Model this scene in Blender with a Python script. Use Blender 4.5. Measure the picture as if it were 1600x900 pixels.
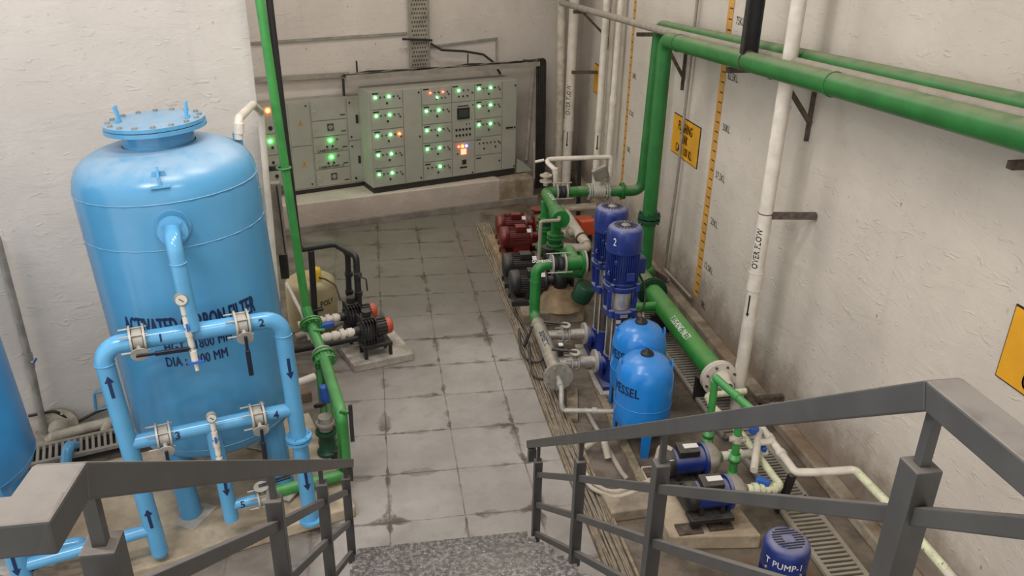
import bpy, math, random
from mathutils import Vector, Matrix
for o in list(bpy.data.objects):
    bpy.data.objects.remove(o, do_unlink=True)
SC = bpy.context.scene
COL = SC.collection
random.seed(7)
# ------------------------------------------------------------------ camera
cam_data = bpy.data.cameras.new('camera')
cam_data.sensor_width = 36.0
cam_data.lens = 28.17
cam_data.clip_start = 0.05
cam = bpy.data.objects.new('camera', cam_data)
COL.objects.link(cam)
cam.matrix_world = Matrix(((0.986157, 0.052307, -0.157349, 0.000000), (-0.164895, 0.409216, -0.897414, 0.000000), (0.017448, 0.910937, 0.412177, 4.000000), (0.000000, 0.000000, 0.000000, 1.000000)))
SC.camera = cam
# ------------------------------------------------------------------ world, lamps, exposure
SC.view_settings.view_transform = 'Standard'
SC.view_settings.look = 'None'
SC.view_settings.exposure = 0.0
SC.view_settings.gamma = 1.0
SC.view_settings.use_curve_mapping = False
world = bpy.data.worlds.new('world')
SC.world = world
world.use_nodes = True
bgn = world.node_tree.nodes['Background']
bgn.inputs[0].default_value = (1.0, 0.98, 0.95, 1)
bgn.inputs[1].default_value = 1.52

def area(name, loc, sx, sy, power, color, rot=(0, 0, 0)):
    d = bpy.data.lights.new(name, 'AREA')
    d.shape = 'RECTANGLE'
    d.size, d.size_y = sx, sy
    d.energy = power
    d.color = color
    o = bpy.data.objects.new(name, d)
    COL.objects.link(o)
    o.location = loc
    o.rotation_euler = rot
    return o
WARM = (1.0, 0.95, 0.89)
for lx, ly, lw, lc in ((-2.3, 1.7, 125, (1.0, 0.96, 0.94)), (-0.8, 3.4, 72, (1.0, 0.96, 0.94)), (0.4, 4.8, 66, WARM), (0.9, 7.6, 50, WARM), (-0.6, 9.6, 42, WARM), (1.5, 10.4, 34, WARM), (0.7, 0.4, 60, WARM)):
    area('ceiling_tube_light', (lx, ly, 5.7), 1.3, 0.16, lw, lc)

# ------------------------------------------------------------------ materials
def lin(c):
    c = c / 255.0
    return c / 12.92 if c <= 0.04045 else ((c + 0.055) / 1.055) ** 2.4
def rgb(r, g, b):
    return (lin(r), lin(g), lin(b), 1.0)

class NT:
    """small node helper"""
    def __init__(self, name):
        self.m = bpy.data.materials.new(name)
        self.m.use_nodes = True
        self.t = self.m.node_tree
        self.b = self.t.nodes['Principled BSDF']
    def n(self, typ, **kw):
        nd = self.t.nodes.new(typ)
        for k, v in kw.items():
            setattr(nd, k, v)
        return nd
    def link(self, a, b):
        self.t.links.new(a, b)
    def val(self, sock, v):
        if hasattr(v, 'is_output'):
            self.link(v, sock)
        else:
            sock.default_value = v
    def math(self, op, a, b=0.0, clamp=False):
        nd = self.n('ShaderNodeMath', operation=op, use_clamp=clamp)
        self.val(nd.inputs[0], a)
        self.val(nd.inputs[1], b)
        return nd.outputs[0]
    def pos(self):
        g = self.n('ShaderNodeNewGeometry')
        return g
    def noise(self, vec, scale, detail=4, rough=0.55, dist=0.0):
        nd = self.n('ShaderNodeTexNoise')
        if vec is not None:
            self.link(vec, nd.inputs['Vector'])
        nd.inputs['Scale'].default_value = scale
        nd.inputs['Detail'].default_value = detail
        nd.inputs['Roughness'].default_value = rough
        nd.inputs['Distortion'].default_value = dist
        return nd.outputs['Fac']
    def ramp(self, fac, a, b):
        nd = self.n('ShaderNodeMapRange')
        nd.interpolation_type = 'SMOOTHSTEP'
        self.val(nd.inputs[0], fac)
        nd.inputs[1].default_value = a
        nd.inputs[2].default_value = b
        return nd.outputs[0]
    def mix(self, fac, a, b):
        nd = self.n('ShaderNodeMix', data_type='RGBA')
        self.val(nd.inputs[0], fac)
        self.val(nd.inputs[6], a)
        self.val(nd.inputs[7], b)
        return nd.outputs[2]
    def scalevec(self, vec, s):
        nd = self.n('ShaderNodeMapping')
        self.link(vec, nd.inputs[0])
        nd.inputs['Scale'].default_value = s
        return nd.outputs[0]
    def bump(self, h, strength, dist=0.01):
        nd = self.n('ShaderNodeBump')
        nd.inputs['Strength'].default_value = strength
        nd.inputs['Distance'].default_value = dist
        self.link(h, nd.inputs['Height'])
        self.link(nd.outputs[0], self.b.inputs['Normal'])

def paint(name, col, rough=0.45, metal=0.0, var=0.12, scale=6.0, bump=0.0, dust=0.0, dustcol=(150, 140, 125), spec=0.5, chips=0.0, chipcol=(200, 200, 200)):
    """painted / plain surface with a little blotchy wear, and settled dust on faces that look up"""
    k = NT(name)
    g = k.pos()
    n1 = k.noise(g.outputs['Position'], scale, 5, 0.6)
    c = rgb(*col)
    dk = tuple(x * (1 - var * 1.6) for x in c[:3]) + (1,)
    lt = tuple(min(1, x * (1 + var)) for x in c[:3]) + (1,)
    base = k.mix(k.ramp(n1, 0.3, 0.7), dk, lt)
    if chips > 0:
        n3 = k.noise(g.outputs['Position'], 45, 3, 0.7)
        base = k.mix(k.ramp(n3, 0.72 - chips, 0.76 - chips), base, rgb(*chipcol))
    r = rough
    if dust > 0:
        sx = k.n('ShaderNodeSeparateXYZ')
        k.link(g.outputs['Normal'], sx.inputs[0])
        n2 = k.noise(g.outputs['Position'], 9, 4, 0.65)
        up = k.ramp(sx.outputs[2], 0.35, 0.95)
        f = k.math('MULTIPLY', up, k.math('MULTIPLY', k.ramp(n2, 0.1, 0.6), dust))
        base = k.mix(f, base, rgb(*dustcol))
        rr = k.n('ShaderNodeMapRange')
        k.link(f, rr.inputs[0])
        rr.inputs[3].default_value = rough
        rr.inputs[4].default_value = 0.9
        k.link(rr.outputs[0], k.b.inputs['Roughness'])
    else:
        k.b.inputs['Roughness'].default_value = r
    k.link(base, k.b.inputs['Base Color'])
    k.b.inputs['Metallic'].default_value = metal
    k.b.inputs['Specular IOR Level'].default_value = spec
    if bump > 0:
        k.bump(k.noise(g.outputs['Position'], 40, 4, 0.6), bump, 0.01)
    return k.m

def emit(name, col, strength):
    k = NT(name)
    k.b.inputs['Base Color'].default_value = rgb(*col)
    k.b.inputs['Emission Color'].default_value = rgb(*col)
    k.b.inputs['Emission Strength'].default_value = strength
    return k.m

def plaster(name, col, stain=0.0, flip=1.0, marks=True):
    k = NT(name)
    g = k.pos()
    P = g.outputs['Position']
    n1 = k.noise(P, 0.9, 5, 0.6)
    n2 = k.noise(P, 5.0, 5, 0.65)
    c = rgb(*col)
    base = k.mix(k.ramp(n1, 0.3, 0.72), tuple(x * 0.84 for x in c[:3]) + (1,), c)
    base = k.mix(k.math('MULTIPLY', k.ramp(n2, 0.45, 0.8), 0.35), base, tuple(x * 0.85 for x in c[:3]) + (1,))
    # vertical runs of dirt
    sv = k.scalevec(P, (3.0, 3.0, 0.18))
    n5 = k.noise(sv, 1.6, 4, 0.6)
    base = k.mix(k.math('MULTIPLY', k.ramp(n5, 0.58, 0.85), 0.22), base, rgb(150, 141, 130))
    # small dark pits
    vv = k.n('ShaderNodeTexVoronoi')
    k.link(k.scalevec(P, (9.0, 9.0, 5.0)), vv.inputs['Vector'])
    vv.inputs['Scale'].default_value = 1.0
    pit = k.math('MULTIPLY', k.math('SUBTRACT', 1.0, k.ramp(vv.outputs['Distance'], 0.05, 0.11)), k.ramp(k.noise(P, 3.1, 2), 0.55, 0.62))
    base = k.mix(k.math('MULTIPLY', pit, 0.6), base, rgb(95, 88, 80))
    if stain > 0:
        sx = k.n('ShaderNodeSeparateXYZ')
        k.link(P, sx.inputs[0])
        low = k.math('SUBTRACT', 1.0, k.ramp(k.math('ADD', sx.outputs[2], k.math('MULTIPLY', k.noise(P, 2.6, 5, 0.7), -0.9)), -0.35, 0.30))
        base = k.mix(k.math('MULTIPLY', low, stain), base, rgb(112, 92, 74))
    k.link(base, k.b.inputs['Base Color'])
    k.b.inputs['Roughness'].default_value = 0.75
    k.b.inputs['Specular IOR Level'].default_value = 0.3
    # trowelled relief: stretched noise, lumps
    n3 = k.noise(k.scalevec(P, (2.4, 2.4, 5.0)), 1.0, 6, 0.62, 0.6)
    n4 = k.noise(P, 28, 4, 0.6)
    n6 = k.ramp(k.noise(k.scalevec(P, (7.0, 7.0, 16.0)), 1.0, 2, 0.5, 1.5), 0.62, 0.72)
    h = k.math('ADD', k.math('MULTIPLY', n3, 1.2), k.math('ADD', k.math('MULTIPLY', n4, 0.22), k.math('MULTIPLY', n6, 0.5)))
    k.bump(h, 0.34, 0.03)
    return k.m

def tiles_material():
    k = NT('floor_tiles')
    g = k.pos()
    P = g.outputs['Position']
    sx = k.n('ShaderNodeSeparateXYZ')
    k.link(P, sx.inputs[0])
    wob = k.noise(P, 3.0, 3, 0.6)
    X = k.math('ADD', sx.outputs[0], k.math('MULTIPLY', k.math('SUBTRACT', wob, 0.5), 0.02))
    Y = k.math('ADD', sx.outputs[1], k.math('MULTIPLY', k.math('SUBTRACT', wob, 0.5), 0.025))
    def grid(v, off, pitch):
        q = k.math('DIVIDE', k.math('SUBTRACT', v, off), pitch)
        fr = k.math('FRACT', k.math('ADD', q, 0.5))
        return k.math('MULTIPLY', k.math('ABSOLUTE', k.math('SUBTRACT', fr, 0.5)), pitch)
    dx = grid(X, -0.05, 0.555)
    dy = grid(Y, 4.71, 0.565)
    d = k.math('MINIMUM', dx, dy)
    dj = k.math('MAXIMUM', dx, dy)
    line = k.math('SUBTRACT', 1.0, k.ramp(d, 0.002, 0.010))
    patch = k.noise(P, 1.35, 4, 0.6)
    patch2 = k.noise(P, 2.6, 3, 0.6)
    line = k.math('MULTIPLY', line, k.math('ADD', 0.25, k.math('MULTIPLY', k.ramp(patch2, 0.42, 0.60), 0.75)))
    # grime soaked out of the joints, widest at the crossings
    wid = k.math('ADD', 0.004, k.math('MULTIPLY', k.ramp(patch2, 0.44, 0.70), 0.075))
    soak = k.math('SUBTRACT', 1.0, k.ramp(k.math('DIVIDE', d, wid), 0.5, 1.1))
    near = k.math('SUBTRACT', 1.0, k.ramp(dj, 0.05, 0.22))
    soak = k.math('MULTIPLY', soak, k.math('ADD', 0.45, k.math('MULTIPLY', near, 0.55)))
    soak = k.math('MULTIPLY', soak, k.ramp(k.noise(P, 9, 4, 0.7), 0.30, 0.55))
    tone = k.mix(k.ramp(k.noise(P, 0.8, 5, 0.62), 0.3, 0.7), rgb(132, 126, 121), rgb(157, 152, 147))
    tone = k.mix(k.math('MULTIPLY', k.ramp(k.noise(P, 7, 5, 0.7), 0.45, 0.75), 0.4), tone, rgb(118, 110, 102))
    # pale lime bloom
    tone = k.mix(k.math('MULTIPLY', k.ramp(k.noise(P, 2.2, 4, 0.7), 0.56, 0.72), 0.45), tone, rgb(156, 152, 147))
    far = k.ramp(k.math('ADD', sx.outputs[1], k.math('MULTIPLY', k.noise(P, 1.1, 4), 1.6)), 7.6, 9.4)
    tone = k.mix(k.math('MULTIPLY', far, 0.70), tone, rgb(84, 75, 66))  # far floor darkened: dirt film, plus the weaker light there painted into the colour
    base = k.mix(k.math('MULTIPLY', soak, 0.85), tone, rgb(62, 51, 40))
    base = k.mix(k.math('MULTIPLY', line, 0.7), base, rgb(62, 54, 46))
    # brown wet concrete under the pumps right of the cable run
    wet = k.ramp(k.math('ADD', sx.outputs[0], k.math('MULTIPLY', k.math('SUBTRACT', k.noise(P, 3.2, 4, 0.6), 0.5), 0.25)), 1.40, 1.60)
    wc = k.mix(k.ramp(k.noise(P, 2.4, 5, 0.65), 0.38, 0.62), rgb(78, 68, 58), rgb(116, 106, 94))
    wc = k.mix(k.ramp(k.noise(P, 1.2, 4, 0.6), 0.56, 0.7), wc, rgb(86, 62, 40))
    base = k.mix(wet, base, wc)
    lft = k.math('SUBTRACT', 1.0, k.ramp(k.math('ADD', sx.outputs[0], k.math('MULTIPLY', k.math('SUBTRACT', k.noise(P, 2.0, 4), 0.5), 0.5)), -0.75, -0.35))
    base = k.mix(k.math('MULTIPLY', lft, 0.75), base, k.mix(k.ramp(k.noise(P, 2.7, 5), 0.35, 0.65), rgb(82, 75, 66), rgb(120, 112, 102)))
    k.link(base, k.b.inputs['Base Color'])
    rr = k.n('ShaderNodeMapRange')
    k.link(k.noise(P, 1.7, 4), rr.inputs[0])
    rr.inputs[3].default_value = 0.30
    rr.inputs[4].default_value = 0.75
    k.link(rr.outputs[0], k.b.inputs['Roughness'])
    hh = k.math('SUBTRACT', k.math('MULTIPLY', k.noise(P, 30, 4), 0.3), k.math('MULTIPLY', line, 0.3))
    k.bump(hh, 0.2, 0.005)
    return k.m

def concrete(name, c1, c2, scale=3.0, rough=0.85, bump=0.4, stain=None, amt=0.0):
    k = NT(name)
    P = k.pos().outputs['Position']
    base = k.mix(k.ramp(k.noise(P, scale, 6, 0.65), 0.32, 0.68), rgb(*c1), rgb(*c2))
    if stain:
        base = k.mix(k.math('MULTIPLY', k.ramp(k.noise(P, 1.9, 5, 0.7), 0.48, 0.66), amt), base, rgb(*stain))
    k.link(base, k.b.inputs['Base Color'])
    k.b.inputs['Roughness'].default_value = rough
    k.bump(k.noise(P, 22, 6, 0.65), bump, 0.012)
    return k.m

def granite():
    k = NT('granite_treads')
    P = k.pos().outputs['Position']
    v = k.n('ShaderNodeTexVoronoi')
    k.link(P, v.inputs['Vector'])
    v.inputs['Scale'].default_value = 55
    base = k.mix(k.ramp(k.noise(P, 38, 4, 0.75), 0.42, 0.66), rgb(68, 66, 64), rgb(138, 132, 128))
    base = k.mix(k.math('MULTIPLY', k.ramp(k.noise(P, 2.0, 4), 0.4, 0.7), 0.5), base, rgb(112, 106, 100))
    base = k.mix(k.math('MULTIPLY', k.ramp(k.noise(P, 60, 2), 0.66, 0.72), 0.6), base, rgb(196, 190, 184))
    k.link(base, k.b.inputs['Base Color'])
    k.b.inputs['Roughness'].default_value = 0.6
    return k.m

M = dict(
    wall_l=plaster('plaster_left', (214, 207, 200)),
    wall_r=plaster('plaster_right', (202, 193, 182), stain=0.75),
    wall_b=plaster('plaster_back', (206, 197, 188), stain=0.5),
    ledge=plaster('plaster_ledge', (196, 184, 174), stain=0.35),
    ceil=paint('ceiling_paint', (205, 200, 192), 0.9),
    floor=tiles_material(),
    kerb=concrete('kerb_tile', (104, 98, 90), (136, 128, 118)),
    pad=concrete('sandy_concrete', (150, 134, 112), (188, 174, 152), 2.2, 0.9, 0.4, (122, 104, 84), 0.5),
    plinth=concrete('plinth_concrete', (120, 108, 94), (160, 148, 130), 4, 0.9, 0.6, (112, 84, 56), 0.6),
    padwhite=concrete('pale_plinth', (150, 144, 134), (188, 182, 172), 5, 0.85, 0.4, (110, 92, 72), 0.5),
    sand=concrete('sand_mortar', (126, 104, 78), (152, 132, 104), 7, 0.95, 0.8),
    granite=granite(),
    tank=paint('sky_blue_enamel', (78, 144, 186), 0.22, var=0.05, scale=2.0, dust=0.35, dustcol=(190, 190, 188)),
    tankpipe=paint('sky_blue_pipe_paint', (90, 158, 202), 0.22, var=0.05, scale=4),
    tank2=paint('deep_sky_blue_enamel', (62, 142, 196), 0.3, var=0.06, scale=2),
    vessel=paint('vessel_blue', (28, 124, 206), 0.22, var=0.06, scale=3, dust=0.15, dustcol=(150, 170, 190)),
    cobalt=paint('cobalt_blue_enamel', (29, 48, 116), 0.32, var=0.15, scale=10, dust=0.55, dustcol=(150, 150, 165), chips=0.0),
    green=paint('green_pipe_paint', (30, 114, 48), 0.35, var=0.12, scale=5, dust=0.35, dustcol=(140, 150, 120)),
    greend=paint('dusty_green_pipe_paint', (34, 106, 46), 0.42, var=0.12, scale=5, dust=0.6, dustcol=(150, 146, 120)),
    greenl=paint('light_green_pipe_paint', (64, 146, 72), 0.32, var=0.10, scale=5, dust=0.2, dustcol=(150, 170, 140)),
    greendk=paint('dark_green_paint', (18, 66, 42), 0.5, var=0.12),
    steel=paint('stainless_steel', (196, 190, 180), 0.34, metal=0.7, var=0.12, scale=12, dust=0.4),
    sleeve=paint('brushed_pump_sleeve', (132, 126, 120), 0.3, metal=0.8, var=0.12, scale=12),
    galv=paint('galvanised_steel', (178, 174, 166), 0.45, metal=0.25, var=0.12, scale=14, dust=0.4),
    dustpipe=paint('dusty_grey_pipe', (146, 138, 128), 0.6, var=0.12, scale=8, dust=0.6, dustcol=(160, 148, 132)),
    greymetal=paint('dull_grey_metal', (140, 136, 128), 0.55, metal=0.0, var=0.15, scale=9, dust=0.5),
    black=paint('black_iron', (34, 34, 36), 0.5, var=0.2, scale=12, dust=0.4, dustcol=(110, 102, 92)),
    blackpipe=paint('black_plastic_pipe', (38, 38, 40), 0.42, var=0.12, dust=0.3, dustcol=(100, 94, 86)),
    handle=paint('navy_handle', (26, 32, 48), 0.4, var=0.1),
    navy=paint('navy_lettering', (16, 38, 84), 0.6, var=0.1),
    blackink=paint('black_lettering', (28, 24, 22), 0.7, var=0.1),
    whiteink=paint('white_lettering', (226, 226, 222), 0.6, var=0.05),
    pvc=paint('white_pvc', (214, 206, 194), 0.4, var=0.08, scale=7, dust=0.25),
    pvcd=paint('dirty_white_pvc', (186, 176, 160), 0.55, var=0.15, scale=10, dust=0.3, chips=0.04, chipcol=(110, 98, 84)),
    pvcg=paint('yellow_green_pvc', (206, 208, 176), 0.5, var=0.10, scale=14, chips=0.09, chipcol=(70, 66, 50)),
    panel=paint('panel_grey', (156, 156, 144), 0.5, var=0.05, scale=3, dust=0.5, dustcol=(130, 122, 110)),
    paneldk=paint('panel_black_base', (42, 38, 36), 0.7, var=0.1),
    gap=paint('door_gap', (60, 56, 50), 0.8),
    cablet=paint('cable_tray_metal', (150, 144, 132), 0.6, metal=0.2, var=0.12, dust=0.6, dustcol=(150, 138, 120)),
    cable=paint('grey_cable', (110, 104, 96), 0.7, var=0.2, scale=14, dust=0.7),
    cableblk=paint('black_cable', (44, 42, 40), 0.6, var=0.2, dust=0.55, dustcol=(100, 92, 82)),
    dustcable=paint('dust_caked_cable', (132, 119, 102), 0.9, var=0.2, scale=18),
    red=paint('oxide_red_enamel', (96, 22, 22), 0.35, var=0.15, scale=10, dust=0.3, dustcol=(150, 120, 110)),
    orange=paint('orange_plastic', (186, 74, 42), 0.45, var=0.1, dust=0.3, dustcol=(190, 140, 120)),
    yellow=paint('sign_yellow', (222, 160, 34), 0.5, var=0.08, scale=3),
    capyellow=paint('yellow_cap', (226, 190, 60), 0.5, var=0.06),
    tape=paint('ochre_tape', (196, 146, 70), 0.6, var=0.1),
    poly=paint('cream_polyethylene', (164, 152, 116), 0.6, var=0.08, scale=3),
    rail=paint('charcoal_rail_paint', (66, 65, 64), 0.42, var=0.10, scale=8, dust=0.7, dustcol=(128, 121, 114)),
    blueh=paint('blue_valve_handle', (40, 92, 176), 0.45),
    label=paint('white_sticker', (214, 212, 206), 0.5, var=0.03),
    glass=paint('gauge_dial', (206, 204, 196), 0.3, var=0.02),
    screen=paint('display_dark', (52, 66, 60), 0.3),
    rust=paint('rusty_bracket', (84, 72, 62), 0.8, var=0.3, scale=25),
    wood=paint('dusty_timber', (134, 120, 100), 0.9, var=0.25, scale=12),
    rubber=paint('black_rubber', (30, 30, 32), 0.6, var=0.1),
    drain=paint('drain_pit', (30, 27, 24), 0.9),
    led_g=emit('lit_green_indicator', (110, 255, 150), 34.0),
    led_gb=emit('bright_green_indicator', (40, 255, 70), 60.0),
    led_r=emit('lit_red_indicator', (255, 70, 50), 14.0),
    led_o=emit('lit_orange_indicator', (255, 120, 30), 40.0),
    led_b=emit('lit_blue_indicator', (90, 110, 255), 24.0),
    lens=paint('unlit_indicator', (70, 78, 62), 0.4),
)

# ------------------------------------------------------------------ mesh building
def V(*a):
    return Vector(a[0]) if len(a) == 1 else Vector(a)
def basis(axis):
    a = V(axis).normalized()
    u = a.cross(Vector((0, 0, 1)))
    if u.length < 1e-4:
        u = Vector((1, 0, 0))
    u.normalize()
    return a, u, a.cross(u).normalized()

class MB:
    def __init__(self):
        self.v, self.f, self.s = [], [], []
    def add(self, vs, fs, smooth=False):
        o = len(self.v)
        self.v += [V(x) for x in vs]
        self.f += [tuple(i + o for i in f) for f in fs]
        self.s += [smooth] * len(fs)
        return self
    def box(self, c, s, rz=0.0, rot=None):
        m = rot if rot is not None else Matrix.Rotation(rz, 3, 'Z')
        c = V(c)
        vs = []
        for x in (-.5, .5):
            for y in (-.5, .5):
                for z in (-.5, .5):
                    vs.append(c + m @ Vector((x * s[0], y * s[1], z * s[2])))
        return self.add(vs, [(0, 1, 3, 2), (4, 6, 7, 5), (0, 4, 5, 1), (2, 3, 7, 6), (0, 2, 6, 4), (1, 5, 7, 3)])
    def bar(self, p0, p1, w, h, up=(0, 0, 1)):
        p0, p1 = V(p0), V(p1)
        d = (p1 - p0)
        a = d.normalized()
        side = a.cross(V(up))
        if side.length < 1e-4:
            side = a.cross(Vector((0, 1, 0)))
        side.normalize()
        u = side.cross(a)
        m = Matrix((side, a, u)).transposed()
        return self.box((p0 + p1) / 2, (w, d.length, h), rot=m)
    def cyl(self, p0, p1, r0, r1=None, n=20, caps=True, smooth=True):
        r1 = r0 if r1 is None else r1
        p0, p1 = V(p0), V(p1)
        a, u, w = basis(p1 - p0)
        vs = []
        for i in range(n):
            t = 2 * math.pi * i / n
            d = u * math.cos(t) + w * math.sin(t)
            vs += [p0 + d * r0, p1 + d * r1]
        fs = [(2 * i, 2 * ((i + 1) % n), 2 * ((i + 1) % n) + 1, 2 * i + 1) for i in range(n)]
        self.add(vs, fs, smooth)
        if caps:
            o = len(self.v)
            self.v += [V(x) for x in vs]
            self.f += [tuple(o + 2 * i for i in reversed(range(n))), tuple(o + 2 * i + 1 for i in range(n))]
            self.s += [False, False]
        return self
    def tube(self, pts, r, bend=0.0, n=14, seg=6, caps=True):
        pts = [V(p) for p in pts]
        path = [pts[0]]
        for i in range(1, len(pts) - 1):
            a, b, c = pts[i - 1], pts[i], pts[i + 1]
            d1, d2 = (a - b), (c - b)
            ang = d1.angle(d2) if d1.length > 1e-6 and d2.length > 1e-6 else math.pi
            if bend <= 0 or ang > 3.10:
                path.append(b)
                continue
            t = min(bend / math.tan(ang / 2), d1.length * 0.49, d2.length * 0.49)
            s, e = b + d1.normalized() * t, b + d2.normalized() * t
            rad = t * math.tan(ang / 2)
            cen = b + (d1.normalized() + d2.normalized()).normalized() * (rad / math.sin(ang / 2))
            v0, v1 = s - cen, e - cen
            tot = v0.angle(v1)
            ax = v0.cross(v1).normalized()
            for k in range(seg + 1):
                path.append(cen + Matrix.Rotation(tot * k / seg, 3, ax) @ v0)
        path.append(pts[-1])
        pp = [path[0]]
        for p in path[1:]:
            if (p - pp[-1]).length > 1e-5:
                pp.append(p)
        path = pp
        tan = []
        for i in range(len(path)):
            a = path[max(0, i - 1)]
            b = path[min(len(path) - 1, i + 1)]
            tan.append((b - a).normalized())
        _, u, w = basis(tan[0])
        vs = []
        for i, p in enumerate(path):
            if i > 0:
                ax = tan[i - 1].cross(tan[i])
                if ax.length > 1e-6:
                    q = Matrix.Rotation(tan[i - 1].angle(tan[i]), 3, ax.normalized())
                    u = q @ u
            u = (u - tan[i] * u.dot(tan[i])).normalized()
            w = tan[i].cross(u)
            # keep the section round through mitred corners
            for k in range(n):
                t = 2 * math.pi * k / n
                vs.append(p + (u * math.cos(t) + w * math.sin(t)) * r)
        fs = []
        for i in range(len(path) - 1):
            for k in range(n):
                a = i * n + k
                b = i * n + (k + 1) % n
                fs.append((a, b, b + n, a + n))
        self.add(vs, fs, True)
        if caps:
            o = len(self.v)
            self.v += [V(x) for x in vs[:n]] + [V(x) for x in vs[-n:]]
            self.f += [tuple(o + i for i in reversed(range(n))), tuple(o + n + i for i in range(n))]
            self.s += [False, False]
        return self
    def lathe(self, prof, o=(0, 0, 0), axis=(0, 0, 1), n=32, smooth=True):
        """prof: (radius, height) pairs; repeat a pair to make a crease"""
        o = V(o)
        a, u, w = basis(axis)
        vs = []
        for r, z in prof:
            for i in range(n):
                t = 2 * math.pi * i / n
                vs.append(o + a * z + (u * math.cos(t) + w * math.sin(t)) * max(r, 1e-5))
        fs = []
        for j in range(len(prof) - 1):
            if prof[j] == prof[j + 1]:
                continue
            for i in range(n):
                p, q = j * n + i, j * n + (i + 1) % n
                fs.append((p, q, q + n, p + n))
        return self.add(vs, fs, smooth)
    def torus(self, c, axis, R, r, n=36, m=8):
        a, u, w = basis(axis)
        c = V(c)
        vs = []
        for i in range(n):
            t = 2 * math.pi * i / n
            d = u * math.cos(t) + w * math.sin(t)
            for j in range(m):
                q = 2 * math.pi * j / m
                vs.append(c + d * (R + r * math.cos(q)) + a * (r * math.sin(q)))
        fs = []
        for i in range(n):
            for j in range(m):
                fs.append((i * m + j, ((i + 1) % n) * m + j, ((i + 1) % n) * m + (j + 1) % m, i * m + (j + 1) % m))
        return self.add(vs, fs, True)
    def prism(self, poly, o, u, v, depth):
        """polygon (x, y) in the plane u, v at o, pushed along u x v by depth"""
        o, u, v = V(o), V(u).normalized(), V(v).normalized()
        w = u.cross(v)
        n = len(poly)
        vs = [o + u * x + v * y for x, y in poly] + [o + u * x + v * y + w * depth for x, y in poly]
        fs = [tuple(reversed(range(n))), tuple(range(n, 2 * n))]
        fs += [(i, (i + 1) % n, (i + 1) % n + n, i + n) for i in range(n)]
        return self.add(vs, fs)
    def bolts(self, c, axis, R, k, r, h, ph=0.0):
        a, u, w = basis(axis)
        c = V(c)
        for i in range(k):
            t = 2 * math.pi * (i + 0.5) / k + ph
            p = c + (u * math.cos(t) + w * math.sin(t)) * R
            self.cyl(p - a * h / 2, p + a * h / 2, r, n=6, smooth=False)
        return self
    def build(self, name, mat, parent=None, bevel=0.0):
        me = bpy.data.meshes.new(name)
        vs = self.v
        lo = Vector((min(p.x for p in vs), min(p.y for p in vs), min(p.z for p in vs)))
        hi = Vector((max(p.x for p in vs), max(p.y for p in vs), max(p.z for p in vs)))
        cen = (lo + hi) / 2
        if parent is None:
            cen.z = lo.z
        me.from_pydata([tuple(p - cen) for p in vs], [], self.f)
        me.polygons.foreach_set('use_smooth', self.s)
        me.update()
        me.materials.append(M[mat] if isinstance(mat, str) else mat)
        o = bpy.data.objects.new(name, me)
        COL.objects.link(o)
        base = Vector((0, 0, 0))
        if parent is not None:
            o.parent = parent
            base = Vector(parent['_o']) if '_o' in parent else Vector((0, 0, 0))
        o.location = cen - base
        o['_o'] = tuple(cen)
        if bevel > 0:
            md = o.modifiers.new('bevel', 'BEVEL')
            md.width = bevel
            md.segments = 2
            md.limit_method = 'ANGLE'
        return o

def each(mb, name, mat, parent):
    """build every separate piece of the shape as an object of its own"""
    par = list(range(len(mb.v)))
    def find(i):
        while par[i] != i:
            par[i] = par[par[i]]
            i = par[i]
        return i
    key = {}
    for i, p in enumerate(mb.v):
        k = (round(p.x, 5), round(p.y, 5), round(p.z, 5))
        if k in key:
            par[find(i)] = find(key[k])
        key[k] = i
    for f in mb.f:
        for i in f[1:]:
            par[find(i)] = find(f[0])
    sets = {}
    for f, s in zip(mb.f, mb.s):
        sets.setdefault(find(f[0]), []).append((f, s))
    out = []
    for fs in sets.values():
        m = MB()
        idx = {}
        for f, s in fs:
            for i in f:
                if i not in idx:
                    idx[i] = len(m.v)
                    m.v.append(mb.v[i])
            m.f.append(tuple(idx[i] for i in f))
            m.s.append(s)
        out.append(m.build(name, mat, parent))
    return out
def two_tone(o, nf, mat):
    """faces from index nf on take a second material (pattern inside one part)"""
    o.data.materials.append(M[mat])
    for p in o.data.polygons:
        if p.index >= nf:
            p.material_index = 1
    return o
def thing(name, label, cat, loc, group=None):
    """an Empty at the thing's base that parents its parts (built in room coordinates)"""
    o = bpy.data.objects.new(name, None)
    o.empty_display_size = 0.1
    COL.objects.link(o)
    o.location = loc
    o['_o'] = tuple(loc)
    return tag(o, label, cat, group)
def tag(o, label, cat, group=None):
    o['label'] = label
    o['category'] = cat
    if group:
        o['group'] = group
    return o
def struct(o):
    o['kind'] = 'structure'
    return o
def copy_tree(o, parent=None):
    c = o.copy()
    COL.objects.link(c)
    if parent is not None:
        c.parent = parent
    for ch in list(o.children):
        copy_tree(ch, c)
    return c

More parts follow.
